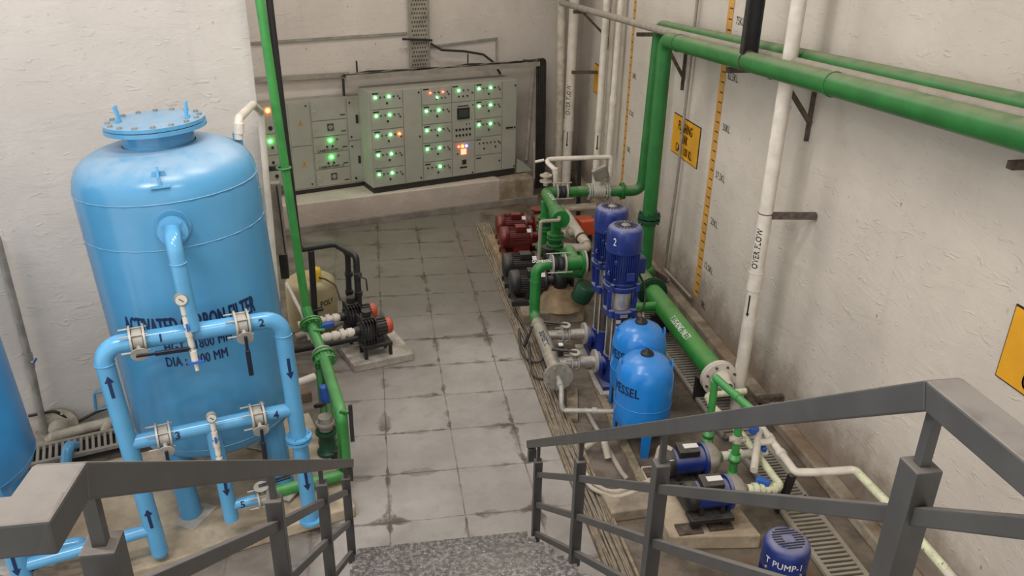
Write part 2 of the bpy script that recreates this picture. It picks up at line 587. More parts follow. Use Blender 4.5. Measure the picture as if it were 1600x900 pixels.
# lettering -----------------------------------------------------------
def glyphs(s, size, bold=0.0, cond=1.0, align='CENTER'):
    cu = bpy.data.curves.new('lettering', 'FONT')
    cu.body = s
    cu.size = size
    cu.align_x = align
    cu.align_y = 'CENTER'
    cu.space_character = 1.06
    cu.resolution_u = 3
    ob = bpy.data.objects.new('lettering', cu)
    COL.objects.link(ob)
    dg = bpy.context.evaluated_depsgraph_get()
    me = bpy.data.meshes.new_from_object(ob.evaluated_get(dg))
    vs = [(v.co.x * cond, v.co.y) for v in me.vertices]
    me.calc_loop_triangles()
    fs = [tuple(p.vertices) for p in me.loop_triangles]
    if bold > 0:        # brush-painted weight: the same glyphs laid again a hair to each side
        b, n0, f0 = bold * size, len(vs), list(fs)
        base = list(vs)
        for dx, dy in ((-b, 0), (b, 0), (0, b), (0, -b)):
            k = len(vs)
            vs += [(x + dx, y + dy) for x, y in base]
            fs += [tuple(i + k for i in f) for f in f0]
    bpy.data.objects.remove(ob)
    bpy.data.curves.remove(cu)
    bpy.data.meshes.remove(me)
    return vs, fs
def smooth(pts, n=6):
    """points along a soft curve through pts"""
    P = [V(p) for p in pts]
    P = [P[0] * 2 - P[1]] + P + [P[-1] * 2 - P[-2]]
    out = []
    for i in range(1, len(P) - 2):
        a, b, c, d = P[i - 1:i + 3]
        for k in range(n):
            t = k / n
            out.append(0.5 * ((2 * b) + (c - a) * t + (2 * a - 5 * b + 4 * c - d) * t * t + (3 * b - a - 3 * c + d) * t ** 3))
    return out + [P[-2]]
def put(vs, fs, fn, name, mat, parent, thick=0.0012):
    mb = MB()
    mb.add([fn(x, y) for x, y in vs], fs)
    o = mb.build(name, mat, parent)
    return o
def flat_text(s, size, o, right, up, mat, parent, bold=0.0, cond=1.0, lift=0.003, name='lettering'):
    o, r, u = V(o), V(right).normalized(), V(up).normalized()
    n = r.cross(u)
    vs, fs = glyphs(s, size, bold, cond)
    return put(vs, fs, lambda x, y: o + r * x + u * y + n * lift, name, mat, parent)
def wrap_fn(o, axis, out, r, along):
    o, a, n = V(o), V(axis).normalized(), V(out)
    n = (n - a * n.dot(a)).normalized()
    if along:
        up = n.cross(a)
        return lambda x, y: o + a * x + (n * math.cos(y / r) + up * math.sin(y / r)) * r
    right = a.cross(n)
    return lambda x, y: o + a * y + (n * math.cos(x / r) + right * math.sin(x / r)) * r
def pipe_text(s, size, o, axis, out, r, mat, parent, along=True, bold=0.02, cond=1.0, name='lettering'):
    vs, fs = glyphs(s, size, bold, cond)
    return put(vs, fs, wrap_fn(o, axis, out, r + 0.003, along), name, mat, parent)
def arrow(o, axis, out, r, length, width, mat, parent, along=False):
    """painted arrow that points along +axis, wrapped on a pipe"""
    f = wrap_fn(o, axis, out, r + 0.003, False)
    w, L = width, length
    vs, fs = [], []
    k = 4
    for i in range(k + 1):
        x = -w * 0.22 + w * 0.44 * i / k
        vs += [(x, -L / 2), (x, L / 2 - w)]
    for i in range(k):
        fs.append((2 * i, 2 * i + 2, 2 * i + 3, 2 * i + 1))
    b = len(vs)
    for i in range(k + 1):
        x = -w * 0.6 + w * 1.2 * i / k
        vs += [(x, L / 2 - w), (x * 0.05, L / 2)]
    for i in range(k):
        fs.append((b + 2 * i, b + 2 * i + 2, b + 2 * i + 3, b + 2 * i + 1))
    return put(vs, fs, f, 'arrow', mat, parent)

# piping parts --------------------------------------------------------
def pipe(root, pts, r, mat, bend=0.08, name='pipe', n=16, caps=True):
    return MB().tube(pts, r, bend, n, 7, caps).build(name, mat, root)
def flange(root, c, axis, R, t, mat, k=8, name='flange', gap=0.012, pair=True, bolt=None):
    a = V(axis).normalized()
    c = V(c)
    mb = MB()
    if pair:
        mb.cyl(c - a * (gap / 2 + t), c - a * gap / 2, R, n=28)
        mb.cyl(c + a * gap / 2, c + a * (gap / 2 + t), R, n=28)
        mb.cyl(c - a * gap / 2, c + a * gap / 2, R * 0.8, n=20)
    else:
        mb.cyl(c - a * t / 2, c + a * t / 2, R, n=28)
    mb.bolts(c, a, R * 0.82, k, R * 0.075, (2 * t + gap if pair else t) + 0.03)
    o = mb.build(name, mat, root)
    return o
def seam(root, c, axis, r, mat, name='weld_seam'):
    return MB().torus(c, axis, r, 0.004, 28, 6).build(name, mat, root)
def wafer_valve(root, c, axis, out, r, mats, lever, span=0.07, rods=True, R=None):
    """wafer butterfly valve: two flange plates, thin body, tie rods, notched sector plate and lever"""
    plate, lev = mats
    a, n, c = V(axis).normalized(), V(out).normalized(), V(c)
    R = R or r * 1.75
    vb = MB()
    for s in (-1, 1):
        vb.cyl(c + a * s * span / 2 - a * 0.006, c + a * s * span / 2 + a * 0.006, R, n=24)
    vb.cyl(c - a * span * 0.36, c + a * span * 0.36, r * 1.25, n=20)
    valve = vb.build('butterfly_valve', plate, root)
    if rods:
        tr = MB()
        u, w = basis(a)[1:]
        for i in range(4):
            t = math.pi / 2 * i + math.pi / 4
            p = c + (u * math.cos(t) + w * math.sin(t)) * R * 0.82
            tr.cyl(p - a * (span / 2 + 0.06), p + a * (span / 2 + 0.02), 0.006, n=8)
        each(tr, 'tie_rod', 'galv', valve)
    st = c + n * (R + 0.03)
    MB().cyl(c + n * r, st, 0.014, n=10).cyl(st, st + n * 0.005, 0.05, n=22).build('sector_plate', 'galv', valve)
    p0, p1 = st + n * 0.014, V(lever)
    d = (p1 - p0)
    side = d.normalized().cross(n)
    hb = MB()
    hb.bar(p0 - d * 0.08, p0 + d * 0.35, 0.020, 0.010, n)
    hb.bar(p0 + d * 0.3, p1, 0.030, 0.018, n)
    hb.build('lever', lev, valve, bevel=0.004)
    return valve

# ================================================================== the room
RA = math.radians
def dirv(deg):
    return Vector((math.cos(RA(deg)), math.sin(RA(deg)), 0))
UP = Vector((0, 0, 1))
def wallbox(name, p, q, z0, z1, thick, mat):
    """wall whose room face runs p -> q, thickness to the left of that direction"""
    p, q = V(p[0], p[1], 0), V(q[0], q[1], 0)
    d = (q - p).normalized()
    nrm = Vector((-d.y, d.x, 0))
    c = (p + q) / 2 + nrm * thick / 2
    ang = math.atan2(d.y, d.x)
    return struct(MB().box((c.x, c.y, (z0 + z1) / 2), ((q - p).length, thick, z1 - z0), ang).build(name, mat))
struct(MB().box((-0.3, 6.0, -0.1), (9.0, 18.0, 0.2)).build('floor', 'floor'))
struct(MB().box((-0.3, 6.0, 5.9), (9.0, 18.0, 0.2)).build('ceiling', 'ceil'))
wallbox('wall_right', (3.45, 14.6), (3.45, -2.5), 0, 5.8, 0.2, 'wall_r')
dB = dirv(20.5)
pB = Vector((-0.32, 11.97, 0))
wallbox('wall_back', pB - dB * 3.2, pB + dB * 4.2, 0, 5.8, 0.2, 'wall_b')
dL = dirv(17)
nL = Vector((-dL.y, dL.x, 0))
pL = Vector((-0.955, 6.9, 0))
wallbox('wall_left', pL - dL * 4.2, pL, 0, 5.8, 0.9, 'wall_l')
# shallow plinth under the switchboards with its tiled kerb
dK = dirv(16.1)
nK = Vector((-dK.y, dK.x, 0))
pK = Vector((-1.03, 10.98, 0))
def onK(u, w, z):
    p = pK + dK * u + nK * w
    return (p.x, p.y, z)
mb = MB()
poly = [onK(-1.3, 0, 0)[:2], onK(3.0, 0, 0)[:2], onK(3.02, 0.02, 0)[:2], onK(3.0, 1.05, 0)[:2], onK(-1.3, 0.75, 0)[:2]]
mb.prism(poly, (0, 0, 0), (1, 0, 0), (0, 1, 0), 0.42)
struct(mb.build('trim_1', 'ledge', bevel=0.02))
# rough unplastered block at the right end
mb = MB()
c = onK(3.3, 0.5, 0.20)
mb.box(c, (0.60, 1.0, 0.40), RA(16.1))
struct(mb.build('trim_2', 'plinth', bevel=0.03))
c = onK(1.2, -0.022, 0.048)
struct(MB().box(c, (4.9, 0.044, 0.096), RA(16.1)).build('baseboard_back', 'kerb', bevel=0.004))
struct(MB().box((3.385, 6.0, 0.05), (0.13, 17.0, 0.10)).build('baseboard_right', 'plinth', bevel=0.015))
# broad sandy pad under the filter tanks
dP = dirv(17.5)
nP = Vector((-dP.y, dP.x, 0))
pP = Vector((-0.29, 4.81, 0))
def onPad(u, w, z):
    p = pP + dP * u + nP * w
    return (p.x, p.y, z)
struct(MB().box(onPad(-2.2, 0.69, 0.05), (4.4, 1.38, 0.10), RA(17.5)).build('trim_3', 'pad', bevel=0.012))
struct(MB().box((pL - dL * 2.0 - nL * 0.19).to_tuple()[:2] + (0.015,), (4.0, 0.30, 0.03), RA(17)).build('trim_4', 'padwhite', bevel=0.015))

# drain channel behind the tanks
def grating(name, label, p, q, width, z, n, mat='greymetal', group=None, pit=True):
    p, q = V(p), V(q)
    d = (q - p).normalized()
    s = Vector((-d.y, d.x, 0))
    L = (q - p).length
    t = thing(name, label, 'drain grating', ((p.x + q.x) / 2, (p.y + q.y) / 2, 0), group)
    fr = MB()
    for sg in (-1, 1):
        fr.bar(p + s * sg * width / 2 + UP * z, q + s * sg * width / 2 + UP * z, 0.035, 0.03)
    for e in (p, q):
        fr.bar(e - s * width / 2 + UP * z, e + s * width / 2 + UP * z, 0.03, 0.03)
    fr.build('frame', mat, t)
    b = MB()
    for i in range(n):
        c = p + d * (L * (i + 0.5) / n) + UP * z
        b.bar(c - s * width * 0.48, c + s * width * 0.48, L / n * 0.48, 0.024)
    b.build('bars', mat, t)
    if pit:
        c = (p + q) / 2
        MB().box((c.x, c.y, z - 0.020), (L, width * 0.98, 0.008), math.atan2(d.y, d.x)).build('pit', 'drain', t)
    return t
g0 = pL - dL * 3.2 - nL * 0.52
g1 = pL - dL * 0.55 - nL * 0.52
grating('drain_grating', 'slotted drain grating along the white wall behind the blue tanks', (g0.x, g0.y, 0), (g1.x, g1.y, 0), 0.24, 0.095, 60)
grating('drain_grating', 'long dark drain grating under the green flushing inlet pipe', (2.98, 5.35, 0), (2.98, 8.3, 0), 0.34, 0.03, 60, 'greymetal')
grating('drain_grating', 'near drain grating beside the cobalt blue pump motor', (2.99, 3.35, 0), (2.99, 4.45, 0), 0.26, 0.03, 26, 'cablet')
grating('drain_grating', 'dark drain grating between the flanged inlet pipe end and the near grating', (2.99, 4.5, 0), (2.99, 5.3, 0), 0.26, 0.03, 22, 'greymetal')

# ================================================================== stairs and railings
st = thing('staircase', 'dark speckled granite stair going down to the tiled floor', 'stairs', (0.3, 4.3, 0))
for k in range(14):
    y1 = 4.33 - 0.254 * k
    z = 0.13 + 0.178 * k
    xl = -0.275 - 0.0 * k
    MB().box(((xl + 0.9) / 2, y1 - 0.15, z - 0.015), (0.9 - xl, 0.30, 0.03)).build('tread', 'granite', st)
    MB().box(((xl + 0.9) / 2, y1 - 0.29, z + 0.073 if k < 13 else z - 0.05), (0.88 - xl, 0.02, 0.146 if k < 13 else 0.05)).build('riser', 'granite', st)
wst = MB()
prof = [(4.31, 0.0), (4.31, 0.10)]
for k in range(14):
    y1 = 4.31 - 0.254 * k
    z = 0.10 + 0.178 * k
    prof += [(y1, z), (y1 - 0.254, z)]
prof += [(-1.8, 0.10 + 0.178 * 13), (-1.8, 2.1), (0.9, 2.1), (3.6, 0.0)]
wst.prism(prof, (-0.262, 0, 0), (0, 1, 0), (0, 0, 1), 1.15)
wst.build('waist_slab', 'padwhite', st)
MB().box((0.31, -0.55, 2.43), (1.2, 2.5, 0.03)).build('landing_slab', 'granite', st)

def railing(label, xs, mirror):
    """xs: function y -> x of the railing line; posts on the stair strings, rods up to a box handrail"""
    posts = [(4.19, 0.834), (3.21, 1.556), (2.19, 2.29), (1.035, 3.137)]
    t = thing('stair_railing', label, 'railing', (xs(2.6), 2.6, 0))
    sl = 0.733
    def P(y, z, dx=0.0):
        return Vector((xs(y) + dx, y, z))
    def hz(y):
        return (3.30 - (y - 0.97) * sl) if mirror else (3.285 - (y - 1.03) * sl)
    for i, (y, zt) in enumerate(posts):
        b = MB()
        zb = zt - (0.68 if i < 3 else 0.85)
        b.box(P(y, (zt + zb) / 2), (0.052, 0.052, zt - zb))
        po = b.build('post', 'rail', t, bevel=0.003)
        r = MB()
        top = min(hz(y), 3.285) - 0.02
        r.bar(P(y, zt), P(y, top), 0.020, 0.020, (0, 1, 0))
        r.build('rod', 'rail', po)
    for off in (0.105, 0.350, 0.595):
        for i in range(len(posts)):
            y0, z0 = posts[i]
            if i + 1 < len(posts):
                y1, z1 = posts[i + 1]
            else:
                y1, z1 = 0.2, 3.137 + 0.735 * 0.835
            MB().bar(P(y0, z0 - off - 0.01), P(y1, z1 - off - 0.01), 0.028, 0.034).build('rail_bar', 'rail', t, bevel=0.003)
    hb = MB()
    W, Hh = 0.07, 0.052
    if mirror:
        pts = [P(4.40, hz(4.40)), P(0.97, 3.30), P(0.853, 3.303)]
    else:
        pts = [P(4.42, hz(4.42)), P(1.03, 3.285), P(-1.2, 3.285)]
    # one box section mitred where the slope meets the level run
    ud = Vector((pts[2].x - pts[0].x, pts[2].y - pts[0].y, 0)).normalized()
    q = [((p - pts[0]).dot(ud), p.z) for p in pts]
    a1 = math.atan2(q[1][1] - q[0][1], q[1][0] - q[0][0])
    a2 = math.atan2(q[2][1] - q[1][1], q[2][0] - q[1][0])
    am = (a1 + a2) / 2
    k = Hh / 2 / math.cos((a1 - a2) / 2)
    off = [(-math.sin(a1) * Hh / 2, math.cos(a1) * Hh / 2), (-math.sin(am) * k, math.cos(am) * k), (-math.sin(a2) * Hh / 2, math.cos(a2) * Hh / 2)]
    sw = UP.cross(ud) if False else ud.cross(UP)
    base = Vector((pts[0].x, pts[0].y, 0)) - sw * W / 2
    def quad(i, j, m):
        poly = [(q[i][0] - off[i][0], q[i][1] - off[i][1]), (q[j][0] - off[j][0], q[j][1] - off[j][1]), (q[j][0] + off[j][0], q[j][1] + off[j][1]), (q[i][0] + off[i][0], q[i][1] + off[i][1])]
        return m.prism(poly, base, ud, UP, W)
    quad(0, 1, hb)
    hb.build('handrail', 'rail', t, bevel=0.004)
    h2 = MB()
    quad(1, 2, h2)
    if mirror:
        q = pts[2]
        h2.bar(q + Vector((W / 2, W * 0.42, 0)), q + Vector((-1.6, W * 0.42 - 0.02, 0)), W * 0.86, Hh)
    h2.build('landing_handrail', 'rail', t, bevel=0.004)
    e = pts[0]
    MB().bar(e + Vector((0, -0.025, -0.02)), e + Vector((0, -0.025, -0.11)), 0.052, 0.05, (0, 1, 0)).build('rail_end', 'rail', t)
    return t
railing('charcoal steel railing on the right side of the stair', lambda y: 0.93, False)
railing('charcoal steel railing on the left side of the stair', lambda y: -0.30 - (4.18 - y) * 0.0455, True)

# ================================================================== blue filter tanks
def rot_lean(o, lean):
    o.rotation_euler = (0, -lean, 0)

def filter_tank(label, loc, mat, detail=True):
    t = thing('filter_tank', label, 'filter tank', (0, 0, 0))
    R = 0.56
    prof = [(0.02, 0.52), (0.18, 0.525), (0.34, 0.56), (0.46, 0.615), (0.535, 0.68), (R, 0.74)]
    prof += [(R, z) for z in (1.0, 1.5, 2.0, 2.42)]
    prof += [(0.557, 2.49), (0.545, 2.55), (0.52, 2.60), (0.475, 2.645), (0.41, 2.68), (0.33, 2.705), (0.22, 2.715)]
    sh = MB().lathe(prof, n=64).build('shell', mat, t)
    for z in (2.475, 2.19, 0.74):
        seam(t, (0, 0, z), UP, R + 0.001, mat)
    a0 = RA(-119)
    for k in range(4):
        a = a0 + k * math.pi / 2
        c = Vector((math.cos(a), math.sin(a), 0)) * 0.47
        lg = MB().cyl(c + UP * 0.12, c + UP * 0.80, 0.075, n=22).build('leg', mat, t)
        MB().box(c + UP * 0.11, (0.26, 0.26, 0.012), a).build('foot_plate', 'padwhite', lg)
    MB().lathe([(0.215, 2.66), (0.215, 2.80)], n=40).build('manway_neck', mat, t)
    mw = MB().lathe([(0.0, 2.86), (0.30, 2.86), (0.30, 2.86), (0.30, 2.838), (0.30, 2.838), (0.21, 2.838)], n=48)
    mw.lathe([(0.21, 2.832), (0.305, 2.832), (0.305, 2.832), (0.305, 2.808), (0.305, 2.808), (0.2, 2.808)], n=48)
    cover = mw.build('manway_cover', mat, t)
    each(MB().bolts((0, 0, 2.862), UP, 0.268, 16, 0.016, 0.022), 'bolt', 'greymetal', cover)
    for s in (-1, 1):
        b = MB()
        for e in (-0.022, 0.022):
            c = Vector((s * 0.205, e - 0.02, 2.86))
            b.box(c + UP * 0.05, (0.012, 0.012, 0.10), rot=Matrix.Rotation(0.12 * s, 3, 'Y'))
        b.box(Vector((s * 0.205, -0.02, 2.868)), (0.02, 0.06, 0.012))
        b.build('lifting_handle', 'tankpipe' if mat == 'tank' else mat, cover)
    if not detail:
        t.location = loc
        return t
    # lifting lug on the shoulder
    a = RA(-80)
    d = Vector((math.cos(a), math.sin(a), 0))
    s = Vector((-d.y, d.x, 0))
    lug = MB()
    lug.prism([(-0.03, 0.0), (0.05, 0.0), (0.05, 0.06), (0.03, 0.11), (-0.0, 0.11), (-0.03, 0.06)], d * 0.50 + UP * 2.575 - s * 0.006, d, UP, -0.012)
    lug.box(d * 0.53 + UP * 2.575, (0.05, 0.11, 0.010), a)
    lug.prism([(-0.05, 0.0), (0.05, 0.0), (0.035, 0.07), (-0.035, 0.07)], d * 0.485 + UP * 2.585, s, UP, 0.010)
    lug.build('lifting_lug', 'tankpipe', t)
    # front nozzle with bend and down pipe
    a = RA(-78)
    d = Vector((math.cos(a), math.sin(a), 0))
    z = 2.33
    MB().cyl(d * 0.55 + UP * z, d * 0.564 + UP * z, 0.105, n=32).build('reinforcing_pad', mat, t)
    pipe(t, [d * 0.55 + UP * z, d * 0.635 + UP * z], 0.05, 'tankpipe', name='nozzle')
    flange(t, d * 0.63 + UP * z, d, 0.085, 0.014, 'tankpipe', 4)
    el = pipe(t, [d * 0.635 + UP * z, d * 0.80 + UP * (z + 0.0), d * 0.80 + UP * 2.16, d * 0.80 + UP * 1.76], 0.045, 'tankpipe', 0.10, 'down_pipe', 20)
    MB().torus(d * 0.80 + UP * 2.19, UP, 0.046, 0.004, 24, 6).build('weld_seam', 'tankpipe', el)
    # stub for the vent
    v = V(0.445, 0.19, 0)
    MB().cyl(v + UP * 2.56, v + UP * 2.70, 0.030, n=16).build('vent_stub', 'tankpipe', t)
    # painted lettering, wrapped on the shell
    for txt, zz, ang, size, cond in (('ACTIVATED CARBON FILTER', 1.682, -80, 0.165, 0.385), ('HGT : 1800 MM', 1.540, -78, 0.094, 0.64), ('DIA : 1200 MM', 1.432, -81, 0.094, 0.62)):
        a = RA(ang)
        d = Vector((math.cos(a), math.sin(a), 0))
        pipe_text(txt, size, UP * zz, UP, d, R, 'navy', t, along=False, bold=0.02, cond=cond)
    t.location = loc
    return t
tk = filter_tank('large sky blue filter tank lettered activated carbon filter', (-1.22, 5.30, 0.0), 'tank')
rot_lean(tk, 0.05)
tk2 = filter_tank('deep blue filter tank cut off by the left edge of the photo', (-2.86, 4.76, 0.0), 'tank2', False)
rot_lean(tk2, 0.05)

# valve manifold in front of the tank
FR = Vector((0.276, -0.961, 0))
AX = dirv(16)
mf = thing('valve_manifold', 'sky blue looped pipe manifold with four lever valves before the carbon filter', 'pipework', (-1.08, 4.58, 0.1))
A0, A1, A2_, A3 = V(-1.560, 4.446, 0.17), V(-1.645, 4.425, 1.735), V(-0.655, 4.706, 1.716), V(-0.602, 4.720, 0.09)
lp = pipe(mf, [A0, A1, A2_, A3], 0.054, 'tankpipe', 0.11, 'loop_pipe', 22)
MB().lathe([(0.054, 0.0), (0.046, -0.025), (0.025, -0.042), (0.0, -0.048)], A0, A0 - A1 if False else (A1 - A0), 20).build('end_cap', 'tankpipe', mf)
B0, B1 = V(-1.606, 4.434, 1.047), V(-0.642, 4.710, 1.037)
pipe(mf, [B0, B1], 0.046, 'tankpipe', 0, 'cross_pipe', 20)
pipe(mf, [V(-1.135, 4.570, 1.03), V(-1.108, 4.576, 0.28)], 0.048, 'tankpipe', 0, 'drain_drop', 20)
pipe(mf, [V(-1.108, 4.576, 0.39), V(-0.93, 4.625, 0.39)], 0.036, 'tankpipe', 0, 'drain_branch', 16)
pipe(mf, [V(-2.29, 4.235, 0.346), V(-1.58, 4.440, 0.368)], 0.042, 'tankpipe', 0, 'feed_pipe', 16)
for c in (A1 + (A2_ - A1).normalized() * 0.0 + UP * -0.115 + Vector((0.006, 0, 0)), A2_ + UP * -0.115 + Vector((0.003, 0, 0))):
    MB().torus(c, UP, 0.055, 0.004, 24, 6).build('weld_seam', 'tankpipe', mf)
flange(mf, A3 + (A2_ - A3) * 0.435, A2_ - A3, 0.088, 0.016, 'tankpipe', 6)
MB().cyl(A3, A3 + UP * 0.02, 0.085, n=24).build('foot_flange', 'tankpipe', mf)
for px, py, ax0, ax1, lv in (((-1.449, 4.478, 1.738), 0, A1, A2_, (-1.17, 4.47, 1.66)), ((-0.882, 4.641, 1.720), 0, A1, A2_, (-0.85, 4.56, 1.40)),
                             ((-1.411, 4.489, 1.045), 0, B0, B1, (-1.385, 4.40, 0.78)), ((-0.863, 4.646, 1.040), 0, B0, B1, (-0.832, 4.55, 0.72))):
    wafer_valve(mf, px, AX, (FR + UP * -0.35).normalized(), 0.052, ('galv', 'handle'), lv, 0.075)
wafer_valve(mf, (-0.90, 4.633, 0.39), AX, (FR * 0.15 + UP).normalized(), 0.042, ('galv', 'handle'), (-0.70, 4.66, 0.53), 0.06, True)
# gauge columns
def gauge(root, top, bot, r=0.036):
    top, bot = V(top), V(bot)
    a = (top - bot).normalized()
    L = (top - bot).length
    f = FR * 0.072
    b = MB()
    b.tube([bot + f, top + f], 0.011, 0, 10)
    for q0, q1, rr in ((0.0, 0.14, 0.012), (0.14, 0.30, 0.021), (0.36, 0.52, 0.018), (0.52, 0.60, 0.022), (0.66, 0.80, 0.019), (0.84, 0.97, 0.017)):
        b.cyl(bot + f + a * L * q0, bot + f + a * L * q1, rr, n=10)
    b.build('sample_column', 'pvc', root)
    g = MB().cyl(top + f + a * 0.03 - FR * 0.01, top + f + a * 0.03 + FR * 0.022, r, n=28).build('pressure_gauge', 'greymetal', root)
    d = top + f + a * 0.03 + FR * 0.0225
    dl = MB().cyl(d, d + FR * 0.002, r * 0.84, n=26).build('dial', 'glass', g)
    rr = UP.cross(FR) * -1
    rr = FR.cross(UP)
    nd = MB()
    nd.bar(d + FR * 0.004 - (rr + UP) * r * 0.3, d + FR * 0.004 + (rr + UP) * r * 0.3, 0.004, 0.002, FR)
    nd.build('needle', 'blackink', g)
    MB().bar(bot + f + a * L * 0.62 + FR * 0.024, bot + f + a * L * 0.72 + FR * 0.024, 0.014, 0.012, FR).build('cock_lever', 'blueh', root)
gauge(mf, (-1.190, 4.552, 1.955), (-1.168, 4.560, 1.50), 0.038)
gauge(mf, (-1.133, 4.569, 1.125), (-1.125, 4.572, 0.72), 0.032)
MB().bar(V(-1.21, 4.545, 1.562) + FR * 0.09, V(-1.12, 4.565, 1.566) + FR * 0.09, 0.014, 0.012, FR).build('cock_lever', 'blueh', mf)
# painted digits and arrows
Fd = (FR + UP * 0.55).normalized()
for s, c, ax, r in (('1', (-1.33, 4.512, 1.737), AX, 0.054), ('2', (-0.775, 4.672, 1.721), AX, 0.054), ('3', (-1.335, 4.511, 1.044), AX, 0.046), ('4', (-0.755, 4.677, 1.038), AX, 0.046), ('5', (-1.03, 4.60, 0.39), AX, 0.036)):
    pipe_text(s, 0.072, c, ax, (Fd * 0.4 + FR * 0.9), r, 'navy', mf, True, 0.025)
axL, axR = (A1 - A0).normalized(), (A2_ - A3).normalized()
arrow(A0 + (A1 - A0) * 0.84, axL, FR, 0.054, 0.15, 0.045, 'navy', mf)
arrow(A0 + (A1 - A0) * 0.205, axL, FR, 0.054, 0.15, 0.045, 'navy', mf)
arrow(A3 + (A2_ - A3) * 0.79, -axR, FR, 0.054, 0.15, 0.045, 'navy', mf)
arrow(A3 + (A2_ - A3) * 0.24, -axR, FR, 0.054, 0.17, 0.045, 'navy', mf)
arrow((-1.90, 4.35, 0.36), AX, (FR + UP * 0.6).normalized(), 0.042, 0.13, 0.04, 'navy', mf)
arrow((-1.115, 4.574, 0.58), -UP, FR, 0.048, 0.13, 0.045, 'navy', mf)

# riser of the cut-off tank
rs = thing('blue_riser_pipe', 'sky blue riser with downward arrow under the left handrail corner', 'pipework', (-2.36, 4.23, 0.1))
pipe(rs, [V(-2.37, 4.20, 1.72), V(-2.295, 4.225, 0.12)], 0.054, 'tankpipe', 0, 'pipe', 20)
arrow(V(-2.31, 4.218, 0.42), -UP, FR, 0.054, 0.17, 0.045, 'navy', rs)
wafer_valve(rs, (-2.20, 4.42, 0.30), AX, FR, 0.04, ('tankpipe', 'handle'), (-2.3, 4.3, 0.25), 0.06, False)
pipe(rs, [V(-2.36, 4.40, 0.30), V(-2.02, 4.46, 0.30), V(-2.0, 4.47, 0.10)], 0.04, 'tankpipe', 0.05, 'drain_branch')
MB().cyl(V(-2.295, 4.225, 0.10), V(-2.295, 4.225, 0.125), 0.085, n=24).build('foot_flange', 'tankpipe', rs)

# vent line from the tank stub over the wall end
vt = thing('vent_pipe', 'white plastic vent pipe bending from the blue tank top to the wall end', 'pipe', (-0.969, 6.750, 0.897))
pipe(vt, [(-0.896, 5.450, 2.684), (-0.884, 5.450, 2.815), (-0.888, 6.200, 2.759), (-0.918, 6.780, 2.586), (-0.957, 6.780, 0.883)], 0.028, 'pvc', 0.05)
MB().cyl((-0.891, 5.450, 2.723), (-0.883, 5.450, 2.790), 0.034, n=16).build('coupling', 'pvc', vt)

# wall pieces behind the tanks
tp = thing('standpipe', 'thin grey standpipe with blue tap on the left white wall', 'pipe', (-2.905, 6.254, -0.094))
pipe(tp, [(-2.859, 6.218, 1.795), (-2.858, 6.218, 0.735), (-2.885, 6.210, -0.066)], 0.026, 'greymetal', 0)
MB().cyl((-2.859, 6.218, 0.794), (-2.864, 6.216, 0.659), 0.034, n=14).build('tee', 'greymetal', tp)
MB().tube([(-2.860, 6.218, 0.723), (-2.817, 6.191, 0.723)], 0.012, 0).build('spout', 'galv', tp)
MB().bar((-2.818, 6.190, 0.718), (-2.794, 6.198, 0.753), 0.02, 0.012).build('tap_handle', 'blueh', tp)
wf = thing('blind_flange', 'dirty white round pipe flange bolted on the wall between the tanks', 'pipe flange', (-2.803, 6.295, 0.076))
c = V((-2.803, 6.295, 0.050))
fn = Vector((dL.y, -dL.x, 0))
flange(wf, c, fn + UP * 0.1, 0.155, 0.022, 'pvcd', 8, 'flange_ring', 0.03)
MB().lathe([(0.085, 0.03), (0.075, 0.08), (0.045, 0.12), (0.045, 0.14)], c, fn, 26).build('reducer', 'pvcd', wf)
pipe(wf, [c + fn * 0.12, c + fn * 0.16, (-2.802, 6.095, 0.058), (-2.301, 6.248, 0.093)], 0.042, 'pvcd', 0.04)
pipe(wf, [(-2.802, 6.095, 0.058), (-2.806, 6.094, -0.207)], 0.042, 'pvcd', 0.04, 'down_leg')
tl = pipe(wf, [(-2.372, 6.227, 0.094), (-2.445, 5.994, -0.106)], 0.042, 'pvcd', 0, 'slanted_leg')
bl = thing('blue_bend', 'small faded blue pipe bend standing in the drain behind the handrail', 'pipe', (-2.536, 5.665, 0.100))
pipe(bl, [(-2.536, 5.665, 0.100), (-2.511, 5.706, 0.220), (-2.553, 6.011, 0.009)], 0.042, 'tankpipe', 0.05)
cb = tag(MB().tube([(-2.990, 6.248, 0.189), (-2.793, 6.268, 0.208), (-2.666, 6.327, 0.042), (-2.510, 6.364, 0.108), (-2.408, 6.416, 0.118)], 0.013, 0.05).build('black_cable', 'cableblk'), 'black cable looping over the wall flange behind the blue tank', 'cable')
wb = thing('pipe_clamp', 'small blue square pipe bracket on the wall beside the manifold riser', 'bracket', (-2.464, 6.399, 0.270))
MB().tube([(-2.397, 6.409, 0.290), (-2.496, 6.379, 0.291), (-2.512, 6.374, 0.115), (-2.414, 6.404, 0.126)], 0.012, 0.015).build('rod', 'tankpipe', wb)

